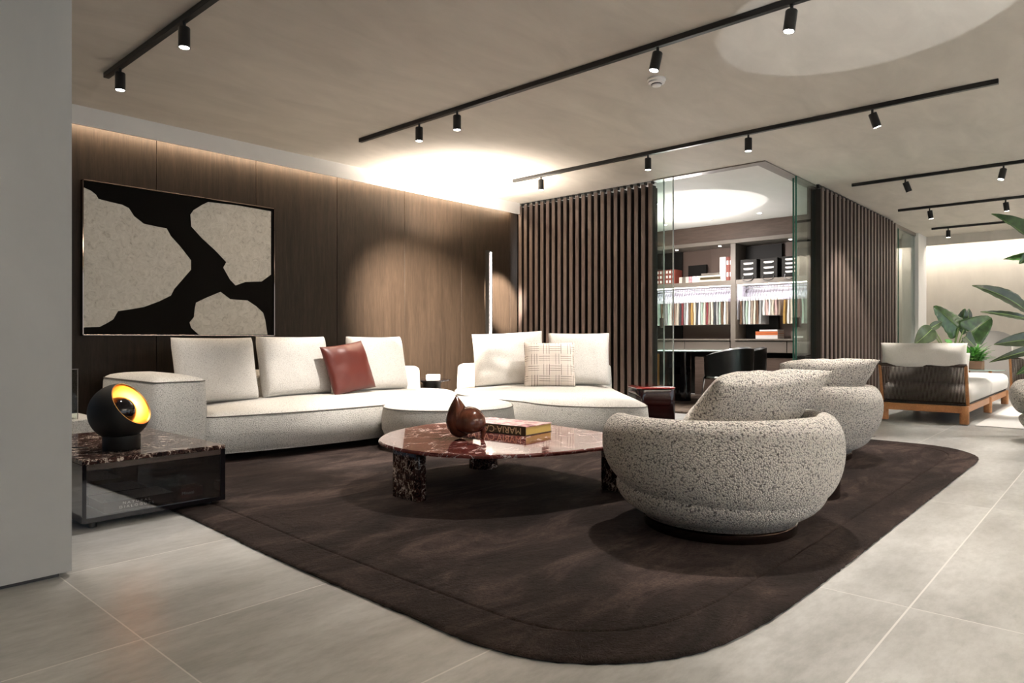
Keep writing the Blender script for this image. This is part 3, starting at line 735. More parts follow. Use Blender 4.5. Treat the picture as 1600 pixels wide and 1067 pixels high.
# ================================================================== TRACK LIGHTS
def track(x, y0, y1, label):
    b = nb(); box(b, x - .018, x + .018, y0, y1, H - .034, H, .002, 1)
    return tag(obj('light_track', b, 'black'), label, 'light track', 'ceiling light tracks')
track(1.64, -1.2, 5.17, 'black ceiling track nearest the grey pier on the left')
track(3.70, .45, 5.16, 'long black ceiling track above the coffee table')
track(5.80, .69, 5.19, 'black ceiling track ending just before the slatted screen')
track(8.58, -1.5, 2.42, 'black ceiling track starting at the long slatted screen')
track(10.70, -2.0, 2.42, 'black ceiling track near the end of the long slatted screen')
track(12.84, -2.4, 2.42, 'black ceiling track closest to the bright far wall')
FWD = Vector((CA, SA, 0))
def head(x, y, tilt, label, e, aim=None, size=1.15, blend=.5):
    t = thing('track_spotlight', label, 'spotlight', (x, y, H - .034), 0, 'black track spotlights')
    b = nb(); tube(b, [(0, 0, 0), (0, 0, -.035)], .009, 10); obj('stem', b, 'black', t)
    R = Matrix.Translation((0, 0, -.03)) @ Matrix.Rotation(math.radians(tilt), 4, FWD)
    b = nb(); lathe(b, [(0, 0), (.028, 0), (.031, -.004), (.031, -.112), (.027, -.112), (.026, -.100), (0, -.100)], 28); xf(b, R); obj('lamp_body', b, 'black', t, 40)
    b = nb(); cyl(b, (0, 0), .0258, -.112, -.1085, 24); xf(b, R); obj('lens', b, 'lens', t)
    p = R @ Vector((0, 0, -.125)); w = Vector((x, y, H - .034)) + p
    d = (R.to_3x3() @ Vector((0, 0, -1)))
    tgt = Vector(aim) if aim else w + d
    l = light('SPOT', 'spot_lamp', p, e, (1, .93, .85), None, t, spot_size=size, spot_blend=blend, shadow_soft_size=.03)
    l.rotation_euler = (tgt - w).to_track_quat('-Z', 'Y').to_euler()
    return t
E = 112
head(1.64, 4.91, 0, 'track spotlight nearest the wood wall on the left track', E * .3)
head(1.64, 3.93, 0, 'track spotlight second from the wood wall on the left track', E * .5)
t = head(3.70, 4.35, 0, 'track spotlight over the sofa, end one of the long track', E, (3.7, 4.9, 0))
l = light('SPOT', 'spot_lamp', (.0, 0, -.155), 2300, (1, .88, .76), None, t, spot_size=.80, spot_blend=1.0, shadow_soft_size=.03)  # extra spot added in this head to wash the wood wall
l.rotation_euler = (Vector((5.30, 6.15, 1.0)) - Vector((3.7, 4.35, 2.51))).to_track_quat('-Z', 'Y').to_euler()
head(3.70, 3.90, 0, 'track spotlight over the sofa, second from the end of the long track', E, (3.9, 4.1, 0))
head(3.70, 2.14, 12, 'tilted track spotlight right beside the smoke detector', E, (2.9, 2.6, 0))
head(3.70, 1.34, 8, 'track spotlight at the near end of the long track', E * 1.1, (3.3, .6, 0))
t = head(5.80, 4.79, 0, 'track spotlight in the ceiling glow just before the slatted screen', 260, (5.4, 5.7, .4), .90, .9)
l = light('SPOT', 'spot_lamp', (0, 0, -.155), 2300, (1, .90, .80), None, t, spot_size=.36, spot_blend=.7, shadow_soft_size=.03)  # extra narrow spot added to brighten the wall beside the slats
l.rotation_euler = (Vector((6.62, 6.15, 1.40)) - Vector((5.8, 4.79, 2.51))).to_track_quat('-Z', 'Y').to_euler()
head(5.80, 3.46, 0, 'track spotlight above the right end of the slatted screen', E, (5.7, 4.2, .3))
head(5.80, 2.47, 0, 'track spotlight above the open glass corner', E, (5.5, 2.6, 0))
head(5.80, 1.49, -20, 'track spotlight tilted right, above the second armchair', E, (5.9, 1.0, 0))
head(8.58, 1.87, -22, 'tilted track spotlight beside the top of the long slatted screen', E * .8, (9.2, 2.7, .7))
head(8.58, .98, 14, 'dark track spotlight tilted away at the edge of the picture', E * .8, (8.2, .5, 0))
head(10.70, 2.04, -10, 'track spotlight above the outdoor lounger', E, (11.2, 1.5, 0))
head(10.70, 1.20, -8, 'track spotlight above the curled palm leaf', E, (11, .5, 0))
head(12.84, 2.19, 0, 'track spotlight closest to the bright far wall', E, (12.9, 1.9, 0))
# smoke detector
t = thing('smoke_detector', 'round white smoke detector on the ceiling beside the long light track', 'smoke detector', (4.22, 2.45, H))
b = nb(); lathe(b, [(0, 0), (.062, 0), (.064, -.012), (.058, -.016), (0, -.016)], 40); obj('base_plate', b, 'whiteplastic', t, 40)
b = nb(); lathe(b, [(.0, -.016), (.052, -.016), (.056, -.030), (.046, -.036), (0, -.036)], 40); obj('housing', b, 'whiteplastic', t, 40)
b = nb(); lathe(b, [(0, -.036), (.036, -.036), (.036, -.042), (0, -.042)], 40); obj('vent_ring', b, 'black', t, 40)
b = nb(); lathe(b, [(0, -.042), (.034, -.042), (.030, -.050), (0, -.052)], 40); obj('cap', b, 'whiteplastic', t, 40)

# ================================================================== PAINTING
YP = 6.10
def wp(zx, zy):
    px, py = 100 + zx / 2.964, 180 + zy / 2.964
    k = (px - 800) / 1079; z = YP / (SA - CA * k)
    return (CA * z + SA * k * z, EYE + (530 - py) / 1079 * z)
x0, zb = wp(85, 1022); x1, zt = wp(975, 433)
zt = 2.15; zb = .93
pt = thing('abstract_painting', 'large black painting with three cream shapes on the dark wood wall', 'painting', ((x0 + x1) / 2, 6.148, zb))
cx = (x0 + x1) / 2
b = nb(); box(b, x0 - cx + .012, x1 - cx - .012, -.045, 0, .012, zt - zb - .012); obj('canvas', b, 'canvas', pt)
b = nb(); w_, h_ = x1 - x0, zt - zb
for q in ((-w_ / 2, -w_ / 2 + .008, 0, h_), (w_ / 2 - .008, w_ / 2, 0, h_)): box(b, q[0], q[1], -.055, 0, q[2], q[3], .001, 1)
for q in ((0, .008), (h_ - .008, h_)): box(b, -w_ / 2, w_ / 2, -.055, 0, q[0], q[1], .001, 1)
obj('frame', b, 'bronze', pt)
SH = [[(92,335),(125,350),(148,368),(160,388),(215,402),(270,415),(300,430),(325,468),(370,503),(440,518),(475,524),(495,560),(540,610),(588,672),(588,715),(545,765),(510,805),(495,835),(440,862),(370,888),(300,900),(250,907),(228,945),(200,962),(165,980),(92,982)],
      [(668,402),(800,417),(958,445),(958,738),(915,770),(840,772),(795,788),(770,762),(738,706),(752,680),(700,625),(640,570),(590,515),(586,460),(600,440),(640,415)],
      [(725,818),(770,852),(850,858),(890,885),(922,915),(932,950),(942,1016),(625,1016),(590,985),(582,960),(602,935),(606,895),(612,868),(660,845)]]
for s in SH:
    Q = [wp(*p) for p in s]; Q = ccw([Vector((a - cx, c - zb)) for a, c in Q])
    b = nb(); prism(b, Q, 0, .004); xf(b, Matrix.Translation((0, -.045, 0)) @ Matrix.Rotation(PI / 2, 4, 'X')); obj('cream_shape', b, 'paint', pt)

# ================================================================== RUG
RP = [(1.50, 3.55), (1.455, 2.6), (1.44, 1.75), (1.445, 1.40), (1.53, 1.16), (1.76, .955), (2.10, .87), (2.7, .85), (3.6, .85), (4.6, .85), (5.6, .85), (6.15, .86), (6.42, .96), (6.62, 1.16), (6.68, 1.5), (6.67, 2.4), (6.66, 3.4), (6.66, 4.6), (6.3, 5.3), (5, 5.45), (3, 5.4), (2.0, 5.3), (1.60, 5.0), (1.50, 4.4)]
RO = even(ccw([p for p in smooth_loop([Vector((a, c)) for a, c in RP], 10)]), 700)
bm = nb()
n = len(RO)
lv = [(0, .001), (-.005, .006), (.0, .012), (.010, .015), (.05, .0155), (.10, .0155), (.165, .0155), (.178, .0155), (.185, .008), (.192, .0155), (.205, .0155), (.25, .0155)]
rings = []
for d, z in lv:
    R = offset(RO, d); rr = []
    for i, q in enumerate(R):
        e = .006 * noise.noise(Vector((q.x * 40, q.y * 40, 0))) + .004 * noise.noise(Vector((q.x * 110, q.y * 110, 3))) if d < .06 else 0
        tdir = (q - Vector((3.8, 3))).normalized()
        zz = z + (.0015 * noise.noise(Vector((q.x * 30, q.y * 30, 7))) if .005 < d else 0)
        rr.append(bm.verts.new((q.x + tdir.x * e, q.y + tdir.y * e, max(.0005, zz))))
    rings.append(rr)
for a, c in zip(rings, rings[1:]):
    for i in range(n): bm.faces.new((a[i], a[(i + 1) % n], c[(i + 1) % n], c[i]))
bm.faces.new(rings[-1]); bm.faces.new(rings[0][::-1])
tag(obj('area_rug', bm, 'rug', None, 60), 'large dark brown pile rug with rounded corners under the seating group', 'rug')
bm = nb(); box(bm, 8.54, 13.2, -2.5, 1.22, .001, .008, .002, 1); tag(obj('area_rug', bm, 'rugwhite'), 'flat white rug in front of the outdoor lounger', 'rug')

# ================================================================== SOFA GROUP
FZ = .016
def upholstered(name, P, z0, zs, crown, parent, mat='boucle', rb=.05, pipe=True, lowpipe=True, ncap=10):
    """seat block with belly sides, seam line at zs and domed top"""
    b = nb(); zs += .014
    L = [(rb, z0), (rb * .35, z0 + .012), (.008, z0 + .05), (-.012, z0 + (zs - z0) * .35), (-.016, z0 + (zs - z0) * .6), (-.006, zs - .02), (.0, zs), (.012, zs + .012), (.04, zs + .026)]
    block(b, P, L, crown, ncap)
    o = obj(name, b, mat, parent, 180)
    if pipe:
        b = nb(); tube(b, [(q.x, q.y, zs + .002) for q in offset(P, -.001)], .0045, 6, True); obj('piping', b, 'piping', o)
    if lowpipe:
        b = nb(); tube(b, [(q.x, q.y, z0 + .010) for q in offset(P, rb * .4)], .004, 6, True); obj('piping', b, mat, o)
    return o
so = thing('sofa', 'long white boucle sofa with a block arm along the dark wood wall', 'sofa', (3.4, 5.2, FZ))
def L2(P, c=(3.4, 5.2)): return [Vector((p[0] - c[0], p[1] - c[1])) for p in P]
SP = [(2.17, 5.72), (2.17, 5.3), (2.175, 4.90), (2.35, 4.815), (2.68, 4.74), (3.1, 4.69), (3.55, 4.68), (3.95, 4.74), (4.35, 4.80), (4.68, 4.95), (4.92, 5.22), (5.02, 5.52), (4.93, 5.78), (4.6, 5.84), (3.5, 5.84), (2.5, 5.84), (2.2, 5.82)]
S = even(ccw(smooth_loop(L2(SP), 8)), 160)
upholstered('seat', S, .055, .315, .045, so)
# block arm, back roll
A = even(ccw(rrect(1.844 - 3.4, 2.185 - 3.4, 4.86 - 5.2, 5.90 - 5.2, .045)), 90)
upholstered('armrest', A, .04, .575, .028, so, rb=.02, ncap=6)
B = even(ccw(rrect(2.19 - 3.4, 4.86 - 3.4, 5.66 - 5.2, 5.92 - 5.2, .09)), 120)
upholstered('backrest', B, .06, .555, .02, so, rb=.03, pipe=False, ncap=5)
for x, y in ((2.0, 5.0), (2.66, 4.98), (3.6, 4.95), (4.6, 5.3), (2.0, 5.75), (4.7, 5.75)):
    b = nb(); cyl(b, (x - 3.4, y - 5.2), .018, 0, .07, 16); obj('leg', b, 'bronze', so)
# ottoman
yawF = math.radians(-48.04)
oc = rz(-.53, 5.74)
ot = thing('ottoman', 'rounded white boucle ottoman between the sofa and the daybed', 'ottoman', (oc.x, oc.y, FZ), yawF)
P = [Vector((.535 * math.copysign(abs(math.cos(a)) ** .8, math.cos(a)), .43 * math.copysign(abs(math.sin(a)) ** .9, math.sin(a)))) for a in [2 * PI * i / 120 for i in range(120)]]
P = [Vector((p.x * (1 + .06 * (p.y / .43)), p.y)) for p in P]
upholstered('seat', even(ccw(P), 140), .055, .315, .05, ot)
for x, y in ((-.3, -.2), (.3, -.2), (-.3, .2), (.3, .2)):
    b = nb(); cyl(b, (x, y), .018, 0, .07, 16); obj('leg', b, 'bronze', ot)
# daybed, turned across the corner
dc = rz(.3, 6.7)
db = thing('daybed', 'white boucle daybed turned across the corner in front of the slatted screen', 'daybed', (dc.x, dc.y, FZ), yawF)
DP = [(-.60, 7.75), (-.60, 7.2), (-.53, 6.90), (-.30, 6.50), (.06, 6.14), (.25, 5.86), (.45, 5.70), (.75, 5.60), (1.0, 5.59), (1.11, 5.68), (1.13, 6.0), (1.12, 6.6), (1.11, 7.3), (1.10, 7.75), (.9, 7.83), (.2, 7.83), (-.4, 7.83)]
D = even(ccw(smooth_loop([Vector((a - .3, c - 6.7)) for a, c in DP], 8)), 170)
upholstered('seat', D, .055, .315, .045, db)
B = even(ccw(rrect(-.60 - .3, 1.10 - .3, 7.62 - 6.7, 7.86 - 6.7, .10)), 110)
upholstered('backrest', B, .06, .57, .02, db, rb=.03, pipe=False, ncap=5)
for x, y in ((-.5, .7), (.6, .7), (.6, -.9), (.15, -.8)):
    b = nb(); cyl(b, (x, y), .018, 0, .07, 16); obj('leg', b, 'bronze', db)
SZ = FZ + .389
def cushion(loc, yaw, lean, w, h, t, mat, label, group=None, p=5.0, q=.38, bow=.03, seed=0, roll=0, cat='cushion', name='cushion', wr=.006):
    b = nb(); pillow(b, w, h, t, 24, p, q, bow, seed, wr)
    xf(b, Matrix.Rotation(math.radians(roll), 4, 'Y'))
    o = obj(name, b, mat, None, 180)
    o.rotation_euler = (math.radians(-lean), 0, yaw); o.location = loc
    return tag(o, label, cat, group)
G = 'white back cushions'
cushion((2.54, 5.42, SZ - .01), 0, 14, .66, .535, .20, 'cushion', 'white back cushion nearest the block arm of the sofa', G, seed=1)
cushion((3.24, 5.42, SZ), 0, 14, .66, .535, .20, 'cushion', 'white back cushion in the middle of the sofa, behind the red one', G, seed=2)
cushion((4.13, 5.42, SZ), 0, 13, .64, .535, .20, 'cushion', 'white back cushion at the far end of the sofa, right of the red one', G, seed=3)
cushion((3.70, 5.22, SZ + .02), math.radians(6), 18, .50, .46, .17, 'redleather', 'dark red leather cushion leaning on the white sofa cushions', None, 2.6, .5, .05, 4, -7, wr=.012)
c1 = rz(-.02, 7.36); c2 = rz(.72, 7.40); c3 = rz(.39, 7.12)
cushion((c1.x, c1.y, SZ), yawF + .05, 12, .76, .58, .20, 'cushion', 'wide white back cushion on the daybed, its top edge slanting', G, seed=5, roll=-3)
cushion((c2.x, c2.y, SZ), yawF - .05, 12, .66, .575, .20, 'cushion', 'white back cushion on the right end of the daybed', G, seed=6)
cushion((c3.x, c3.y, SZ + .005), yawF, 14, .53, .47, .15, 'plaid', 'cream plaid cushion leaning between the two daybed cushions', None, 3, .45, .03, 7)

# small round side table behind, floor lamp bar
t = thing('side_table', 'small black round side table behind the sofa and the daybed', 'side table', (5.19, 5.885, .001))
b = nb(); lathe(b, [(0, .425), (.15, .425), (.21, .436), (.215, .442), (.21, .447), (0, .447)], 48); obj('tabletop', b, 'blackgloss', t, 40)
b = nb(); lathe(b, [(0, 0), (.10, 0), (.10, .40), (.12, .424), (0, .424)], 40); obj('pedestal', b, 'black', t, 40)
b = nb(); box(b, -.075, .075, -.05, .05, 0, .052, .002); tag(obj('decorative_box', b, 'whiteplastic', loc=(5.20, 5.87, .449), rot=(0, 0, yawF)), 'small pale box standing on the black round side table', 'box')
t = thing('floor_lamp', 'slim vertical light bar standing in the corner by the slatted screen', 'floor lamp', (6.19, 5.93, .001))
b = nb(); box(b, -.04, .03, -.012, .045, 0, 2.0, .002, 1); obj('profile', b, 'blackmatte', t)
b = nb(); box(b, -.019, .012, -.016, -.0125, .08, 1.975); xf(b, Matrix.Identity(4)); obj('light_bar', b, 'ledpink', t)
b = nb(); box(b, -.10, .10, -.06, .10, 0, .015, .003, 1); obj('base', b, 'blackmatte', t)
# unseen uplight behind the seating; a floating spot added above lights the ceiling
t = thing('floor_uplight', 'small black uplight on the floor hidden behind the daybed', 'uplight', (5.62, 6.02, .001))
b = nb(); lathe(b, [(0, 0), (.06, 0), (.06, .10), (.05, .10), (.045, .08), (0, .08)], 24); obj('lamp_body', b, 'black', t, 40)
b = nb(); cyl(b, (0, 0), .044, .081, .086, 20); obj('lens', b, 'lens', t)
light('SPOT', 'ceiling_glow_spot', (5.35, 5.45, 1.85), 230, (1, .88, .76), (5.40, 5.55, 2.7), spot_size=2.5, spot_blend=1.0, shadow_soft_size=.05)

# burgundy lacquer stool
sp = rz(1.42, 7.05)
t = thing('lacquer_stool', 'glossy burgundy square stool at the right end of the daybed', 'stool', (sp.x, sp.y, FZ), yawF + math.radians(6))
b = nb(); P = even(rrect(-.20, .20, -.20, .20, .06), 60); block(b, P, [(.01, 0), (0, .012), (0, .375), (.004, .385)], .0, 2); obj('body', b, 'burgundy', t, 40)
b = nb(); block(b, P, [(.006, .3855), (-.002, .39), (-.002, .400), (.008, .408)], .001, 3); obj('top', b, 'burgundytop', t, 40)

# ================================================================== COFFEE TABLE
TC = (3.0, 2.9)
ct = thing('coffee_table', 'low organic coffee table with burgundy marble top and slab legs', 'coffee table', (TC[0], TC[1], FZ))
TP = [(2.355, 2.985), (2.345, 2.79), (2.39, 2.60), (2.52, 2.40), (2.76, 2.24), (3.05, 2.15), (3.34, 2.10), (3.56, 2.34), (3.66, 2.80), (3.68, 3.15), (3.60, 3.42), (3.38, 3.57), (3.08, 3.59), (2.75, 3.49), (2.50, 3.30), (2.40, 3.14)]
T = even(ccw(smooth_loop([Vector((a - TC[0], c - TC[1])) for a, c in TP], 8)), 180)
b = nb(); block(b, T, [(.02, .278), (.004, .281), (0, .288), (0, .295), (.004, .301)], .0, 3); obj('tabletop', b, 'marble_red', ct, 40)
def slab(x0, x1, y0, y1, mat, z1=.277, r=.02):
    b = nb(); P = even(rrect(x0 - TC[0], x1 - TC[0], y0 - TC[1], y1 - TC[1], r), 48); block(b, P, [(.002, 0), (0, .003), (0, z1 - .012), (.006, z1)], 0, 2); return obj('leg', b, mat, ct, 40)
slab(2.44, 2.51, 2.88, 3.11, 'marble_black'); slab(3.385, 3.455, 2.15, 2.345, 'marble_black'); 
b = nb(); cyl(b, (3.42 - TC[0], 3.34 - TC[1]), .10, 0, .277, 32); obj('leg', b, 'marble_black', ct, 40)
TZ = FZ + .3025
# sculpture: drop with a pointed crest plus a sphere
sl = rz(-.275, 4.07)
sc = thing('wood_sculpture', 'dark wood sculpture of a pointed drop joined to a ball on the coffee table', 'sculpture', (sl.x, sl.y, TZ), yawF)
b = nb(); seg = 40; rows = 30; G2 = []
for j in range(rows + 1):
    tt = j / rows; z = .253 * tt; lean = -.044 * tt ** 1.3 + .01 * (1 - tt)
    # drop profile: round below, running up to a point
    if tt < .42: r = .078 * math.sqrt(max(0, 1 - ((.42 - tt) / .42) ** 2)) ** 1.0
    else: r = .078 * (1 - ((tt - .42) / .58) ** 1.45)
    r = max(r, .0006)
    ring = []
    for i in range(seg):
        a = 2 * PI * i / seg; fold = 1.0
        # a sharp keel faces the viewer, above the middle
        kx = math.cos(a + PI / 2); keel = max(0, 1 - abs(((a - 1.5 * PI + PI) % (2 * PI)) - PI) / .8)
        rr = r * (1 + .30 * keel ** 1.2 * min(1, max(0, (tt - .25) * 2.2)))
        ring.append(b.verts.new((rr * math.cos(a) - .035 + lean * .4, rr * .92 * math.sin(a), z)))
    G2.append(ring)
for p, q in zip(G2, G2[1:]):
    for i in range(seg): b.faces.new((p[i], p[(i + 1) % seg], q[(i + 1) % seg], q[i]))
b.faces.new(G2[0][::-1]); b.faces.new(G2[-1]); obj('drop', b, 'sculpt', sc, 50)
b = nb(); bmesh.ops.create_uvsphere(b, u_segments=48, v_segments=28, radius=.098)
for v in b.verts:
    if v.co.x > 0: v.co.x *= 1.0
    if v.co.z < 0: v.co.z *= .62
xf(b, Matrix.Translation((.024, -.012, .088))); obj('ball', b, 'sculpt', sc, 180)
b = nb(); tube(b, smooth_open([(.100, -.01, .08), (.106, -.01, .045), (.098, -.01, .0)], 6), [.018] * 7 + [.016, .014, .013, .012, .011, .010][:6], 12); obj('foot', b, 'sculpt', sc, 180)
# book on the coffee table: spine to the camera-left side, lettering upside down
p1 = Vector((3.19, 2.88, TZ))
bk = thing('coffee_table_book', 'thick book with a pink cover and yellow edges on the coffee table', 'book', p1, yawF + math.radians(-13))
BW, BD, BH = .30, .24, .055
def pb(px, h):   # point on a horizontal plane
    z = 1079 * (EYE - h) / (px[1] - 530); return at(px[0], px[1], z)
K0, K1, K2 = pb((822, 681), TZ), pb((757, 674), TZ), pb((852, 670), TZ)
ux = Vector((K2.x - K0.x, K2.y - K0.y, 0)); uy = Vector((K1.x - K0.x, K1.y - K0.y, 0))
ang = math.atan2(uy.y, uy.x)      # direction the spine runs
bk.location = (K0.x, K0.y, TZ); bk.rotation_euler = (0, 0, ang)
LS, LD = .50, .27                 # spine length, depth
b = nb(); box(b, 0, LS, -LD, 0, .002, .004); box(b, 0, LS, -LD, 0, .050, .054); box(b, 0, LS, -.004 + .004, .004, .002, .054)
b.free(); b = nb(); box(b, 0, LS, -LD, 0, 0, .004); obj('cover', b, 'darkspine', bk)
b = nb(); box(b, 0, LS, -LD, 0, .050, .054); obj('cover', b, 'pink', bk)
b = nb(); box(b, 0, LS, .0, .005, 0, .054); obj('spine', b, 'darkspine', bk)
b = nb(); box(b, .004, LS - .004, -LD + .004, 0, .004, .050); obj('pages', b, 'goldpaper', bk)

# ================================================================== BOUCLE ARMCHAIRS
def armchair(loc, rot, label):
    t = thing('armchair', label, 'armchair', loc, rot, 'boucle tub armchairs')
    # local: +y is where the chair faces; base plinth
    b = nb(); lathe(b, [(0, 0), (.36, 0), (.365, .006), (.365, .040), (.35, .046), (0, .046)], 72); obj('plinth', b, 'bronze', t, 40)
    b = nb(); lathe(b, [(.30, .046), (.360, .046), (.366, .050), (.360, .056), (.30, .056)], 72); obj('rim', b, 'chrome', t, 60)
    # lower bowl
    b = nb(); prof = [(0, .057), (.30, .058), (.37, .064), (.42, .085), (.465, .115), (.495, .15), (.51, .185), (.51, .215), (.48, .24), (.4, .26), (0, .27)]
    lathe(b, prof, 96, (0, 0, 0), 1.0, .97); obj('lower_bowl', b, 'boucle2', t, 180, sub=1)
    # seat cushion
    b = nb(); lathe(b, [(0, .27), (.40, .27), (.455, .30), (.465, .35), (.44, .395), (.37, .42), (0, .435)], 72, (0, .04, 0)); obj('seat', b, 'boucle2', t, 180)
    # wrapping shell: section swept round the back, opening at the front
    b = nb(); na = 96; sec = []
    for i in range(na + 1):
        u = -1 + 2 * i / na; th = u * math.radians(146); f = abs(u)
        e = 1 if f < .8 else max(.02, math.cos((f - .8) / .2 * PI / 2)) ** .55
        zb = .175 + .09 * f ** 2; top = .560 - .02 * f
        zm = (zb + top) / 2; hh = (top - zb) / 2
        ring = []
        for k in range(28):
            a = 2 * PI * k / 28; ca, sa = math.cos(a), math.sin(a)
            zz = zm + hh * e * math.copysign(abs(sa) ** .70, sa)
            lev = (zz - zb) / (top - zb)
            ro = .500 + .085 * math.sin(PI * min(1, max(0, lev * .62 + .14)))      # belly, fullest just under half height
            ri = .435 - .01 * lev
            mid = (ro + ri) / 2; hw = (ro - ri) / 2
            rad = mid + hw * math.copysign(abs(ca) ** .75, ca) * e
            ring.append(b.verts.new((-math.sin(th) * rad, -math.cos(th) * rad * .97, zz)))
        sec.append(ring)
    for p, q in zip(sec, sec[1:]):
        for k in range(28): b.faces.new((p[k], p[(k + 1) % 28], q[(k + 1) % 28], q[k]))
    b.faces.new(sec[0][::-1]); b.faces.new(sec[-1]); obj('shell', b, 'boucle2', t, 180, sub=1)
    b = nb(); pillow(b, .76, .50, .25, 26, 2.6, .52, .09, 9, .02)
    xf(b, Matrix.Translation((.115, .075, .385)) @ Matrix.Rotation(math.radians(46), 4, 'X') @ Matrix.Rotation(math.radians(-3), 4, 'Y')); 
    obj('back_pillow', b, 'boucle2', t, 180)
    return t
a1 = rz(.99, 3.31); a2 = rz(2.22, 5.30); a3 = rz(4.93, 5.9)
ch = armchair((a1.x, a1.y, FZ), math.radians(-18), 'large cream boucle tub armchair with its back turned, nearest on the rug')
ch.scale = (.965, .965, .985)
dup(ch, (a2.x, a2.y, FZ), math.radians(-46), 'smaller looking grey boucle tub armchair half hidden behind the nearest armchair', 'boucle tub armchairs')
dup(ch, (a3.x, a3.y, .001), math.radians(60), 'boucle tub armchair cut by the picture edge, on bare tiles beside the white rug', 'boucle tub armchairs')
# mirrored drum table between the chairs
d = rz(1.675, 3.95)
t = thing('drum_table', 'low bronze mirrored drum table tucked behind the nearest armchair', 'side table', (d.x, d.y, FZ))
b = nb(); cyl(b, (0, 0), .185, 0, .33, 48, .004); obj('drum', b, 'bronze', t, 40)
b = nb(); cyl(b, (0, 0), .19, .331, .345, 48, .003); obj('tabletop', b, 'blackgloss', t, 40)

# ================================================================== LOW SIDE TABLE, LAMP, BOOKS
lt = thing('low_table', 'black low side table with marble top and mirrored open box at the sofa arm', 'side table', (1.056, 3.65, .034))
W_, D_, Ht = .684, 1.10, .297
b = nb(); box(b, 0, W_, 0, D_, Ht - .022, Ht, .002, 1); obj('tabletop', b, 'marble_black', lt)
b = nb(); box(b, 0, .018, 0, D_, 0, Ht - .0225); obj('side_panel', b, 'blackgloss', lt)
b = nb(); box(b, W_ - .026, W_, 0, D_, 0, Ht - .0225); obj('side_panel', b, 'blackgloss', lt)
b = nb(); box(b, .018, W_ - .026, 0, D_, 0, .022); obj('bottom_panel', b, 'blackgloss', lt)
b = nb(); box(b, .018, W_ - .026, .60, .61, .0225, Ht - .0225); obj('mirror_panel', b, 'mirror', lt)
b = nb(); box(b, .455, .463, .03, .598, .0225, Ht - .0225); obj('glass_divider', b, 'glass', lt)
b = nb(); box(b, .018, W_ - .026, -.001, .003, Ht - .05, Ht - .023); obj('edge_strip', b, 'mirror', lt)
b = nb(); box(b, .0185, W_ - .0265, .004, .008, .0225, Ht - .051); obj('front_glass', b, 'halfmirror', lt)
TB = .058
for x, y, z0 in ((.06, .06, -.033), (.06, 1.04, -.033), (.62, .06, -.017), (.62, 1.04, -.017)):
    b = nb(); cyl(b, (x, y), .02, z0, 0, 16); obj('foot', b, 'black', lt)
bk1 = thing('coffee_table_book', 'grey textured book with white lettering on its spine inside the low table, front one', 'book', (1.16, 3.70, TB))
def flatbook(t, w, d, h, txt):
    b = nb(); box(b, 0, w, 0, d, 0, .003); box(b, 0, w, 0, d, h - .003, h); obj('cover', b, 'graybook', t)
    b = nb(); box(b, 0, w, -.001, .004, 0, h); obj('spine', b, 'blackmatte', t)
    b = nb(); box(b, .003, w - .003, .004, d - .003, .003, h - .003); obj('pages', b, 'cabgrey', t)
    if txt:
        for i, s in enumerate(txt):
            text('lettering', s, .017, 'pale', t, Matrix.Translation((w * .46, -.0015, h * (.70 - .38 * i))) @ Matrix.Rotation(PI / 2, 4, 'X'), .0004, 1.25)
flatbook(bk1, .33, .22, .05, ['N A T U R A L', 'D I A L O G U E S'])
bk2 = thing('coffee_table_book', 'grey textured book behind the lettered one inside the low table', 'book', (1.09, 3.935, TB))
flatbook(bk2, .36, .24, .05, None)
bk3 = thing('red_box', 'small dark red box with a white brand mark inside the low table', 'box', (1.53, 3.74, TB))
b = nb(); box(b, 0, .13, 0, .1, 0, .05, .002); obj('box_body', b, 'redleather', bk3)
text('lettering', 'Minotti', .022, 'pale', bk3, Matrix.Translation((.05, -.001, .025)) @ Matrix.Rotation(PI / 2, 4, 'X'), .0004)
# globe lamp
lp = rz(-2.045, 3.60)
gl = thing('globe_table_lamp', 'black globe table lamp with a glowing gold inside on the low marble table', 'table lamp', (lp.x, lp.y, .332), yawF)
b = nb(); lathe(b, [(0, 0), (.085, 0), (.088, .004), (.088, .07), (.08, .075), (0, .075)], 40, (.01, 0, 0)); obj('base', b, 'blackmatte', gl, 40)
GR = .147; nrm = Vector((.84, -.10, .54)).normalized(); q = nrm.to_track_quat('Z', 'Y').to_matrix().to_4x4()
GC = Matrix.Translation((0, 0, .190))
amax = math.acos(.545)
pr = []
for k in range(25):
    a = PI - (PI - amax) * k / 24; pr.append((GR * math.sin(a) if k else 0, GR * math.cos(a)))
pin = [(r * .93, z * .93) for r, z in pr[::-1]]
b = nb(); lathe(b, pr, 64); xf(b, GC @ q); obj('globe_shell', b, 'blackmatte', gl, 180)
b = nb(); lathe(b, [pr[-1], (pr[-1][0] * .97, pr[-1][1] * 1.01), pin[0]] + pin[1:], 64); xf(b, GC @ q); obj('gilded_inside', b, 'gold', gl, 60)
b = nb(); bmesh.ops.create_uvsphere(b, u_segments=40, v_segments=24, radius=.080); xf(b, GC @ q @ Matrix.Translation((0, 0, -.004))); obj('inner_ball', b, 'blackgloss', gl, 180)
b = nb(); lathe(b, [(.050, -.098), (.075, -.094), (.075, -.088), (.050, -.092)], 40); xf(b, GC @ q); obj('light_ring', b, plain('lamp glow ring', (1, .7, .4), .5, emit=(1, .72, .40), es=9), gl, 60)
l = light('POINT', 'globe_lamp', (GC @ q @ Vector((.0, .0, -.105))), 1.5, (1, .68, .34), None, gl, shadow_soft_size=.02)
# cable behind
b = nb(); tube(b, smooth_open([(1.19, 4.02, .339), (1.12, 4.15, .336), (1.05 + .02, 4.3, .336)], 6), .003, 6); tag(obj('lamp_cable', b, 'black', None, 60), 'thin black cable running from the globe lamp across the low table', 'cable')
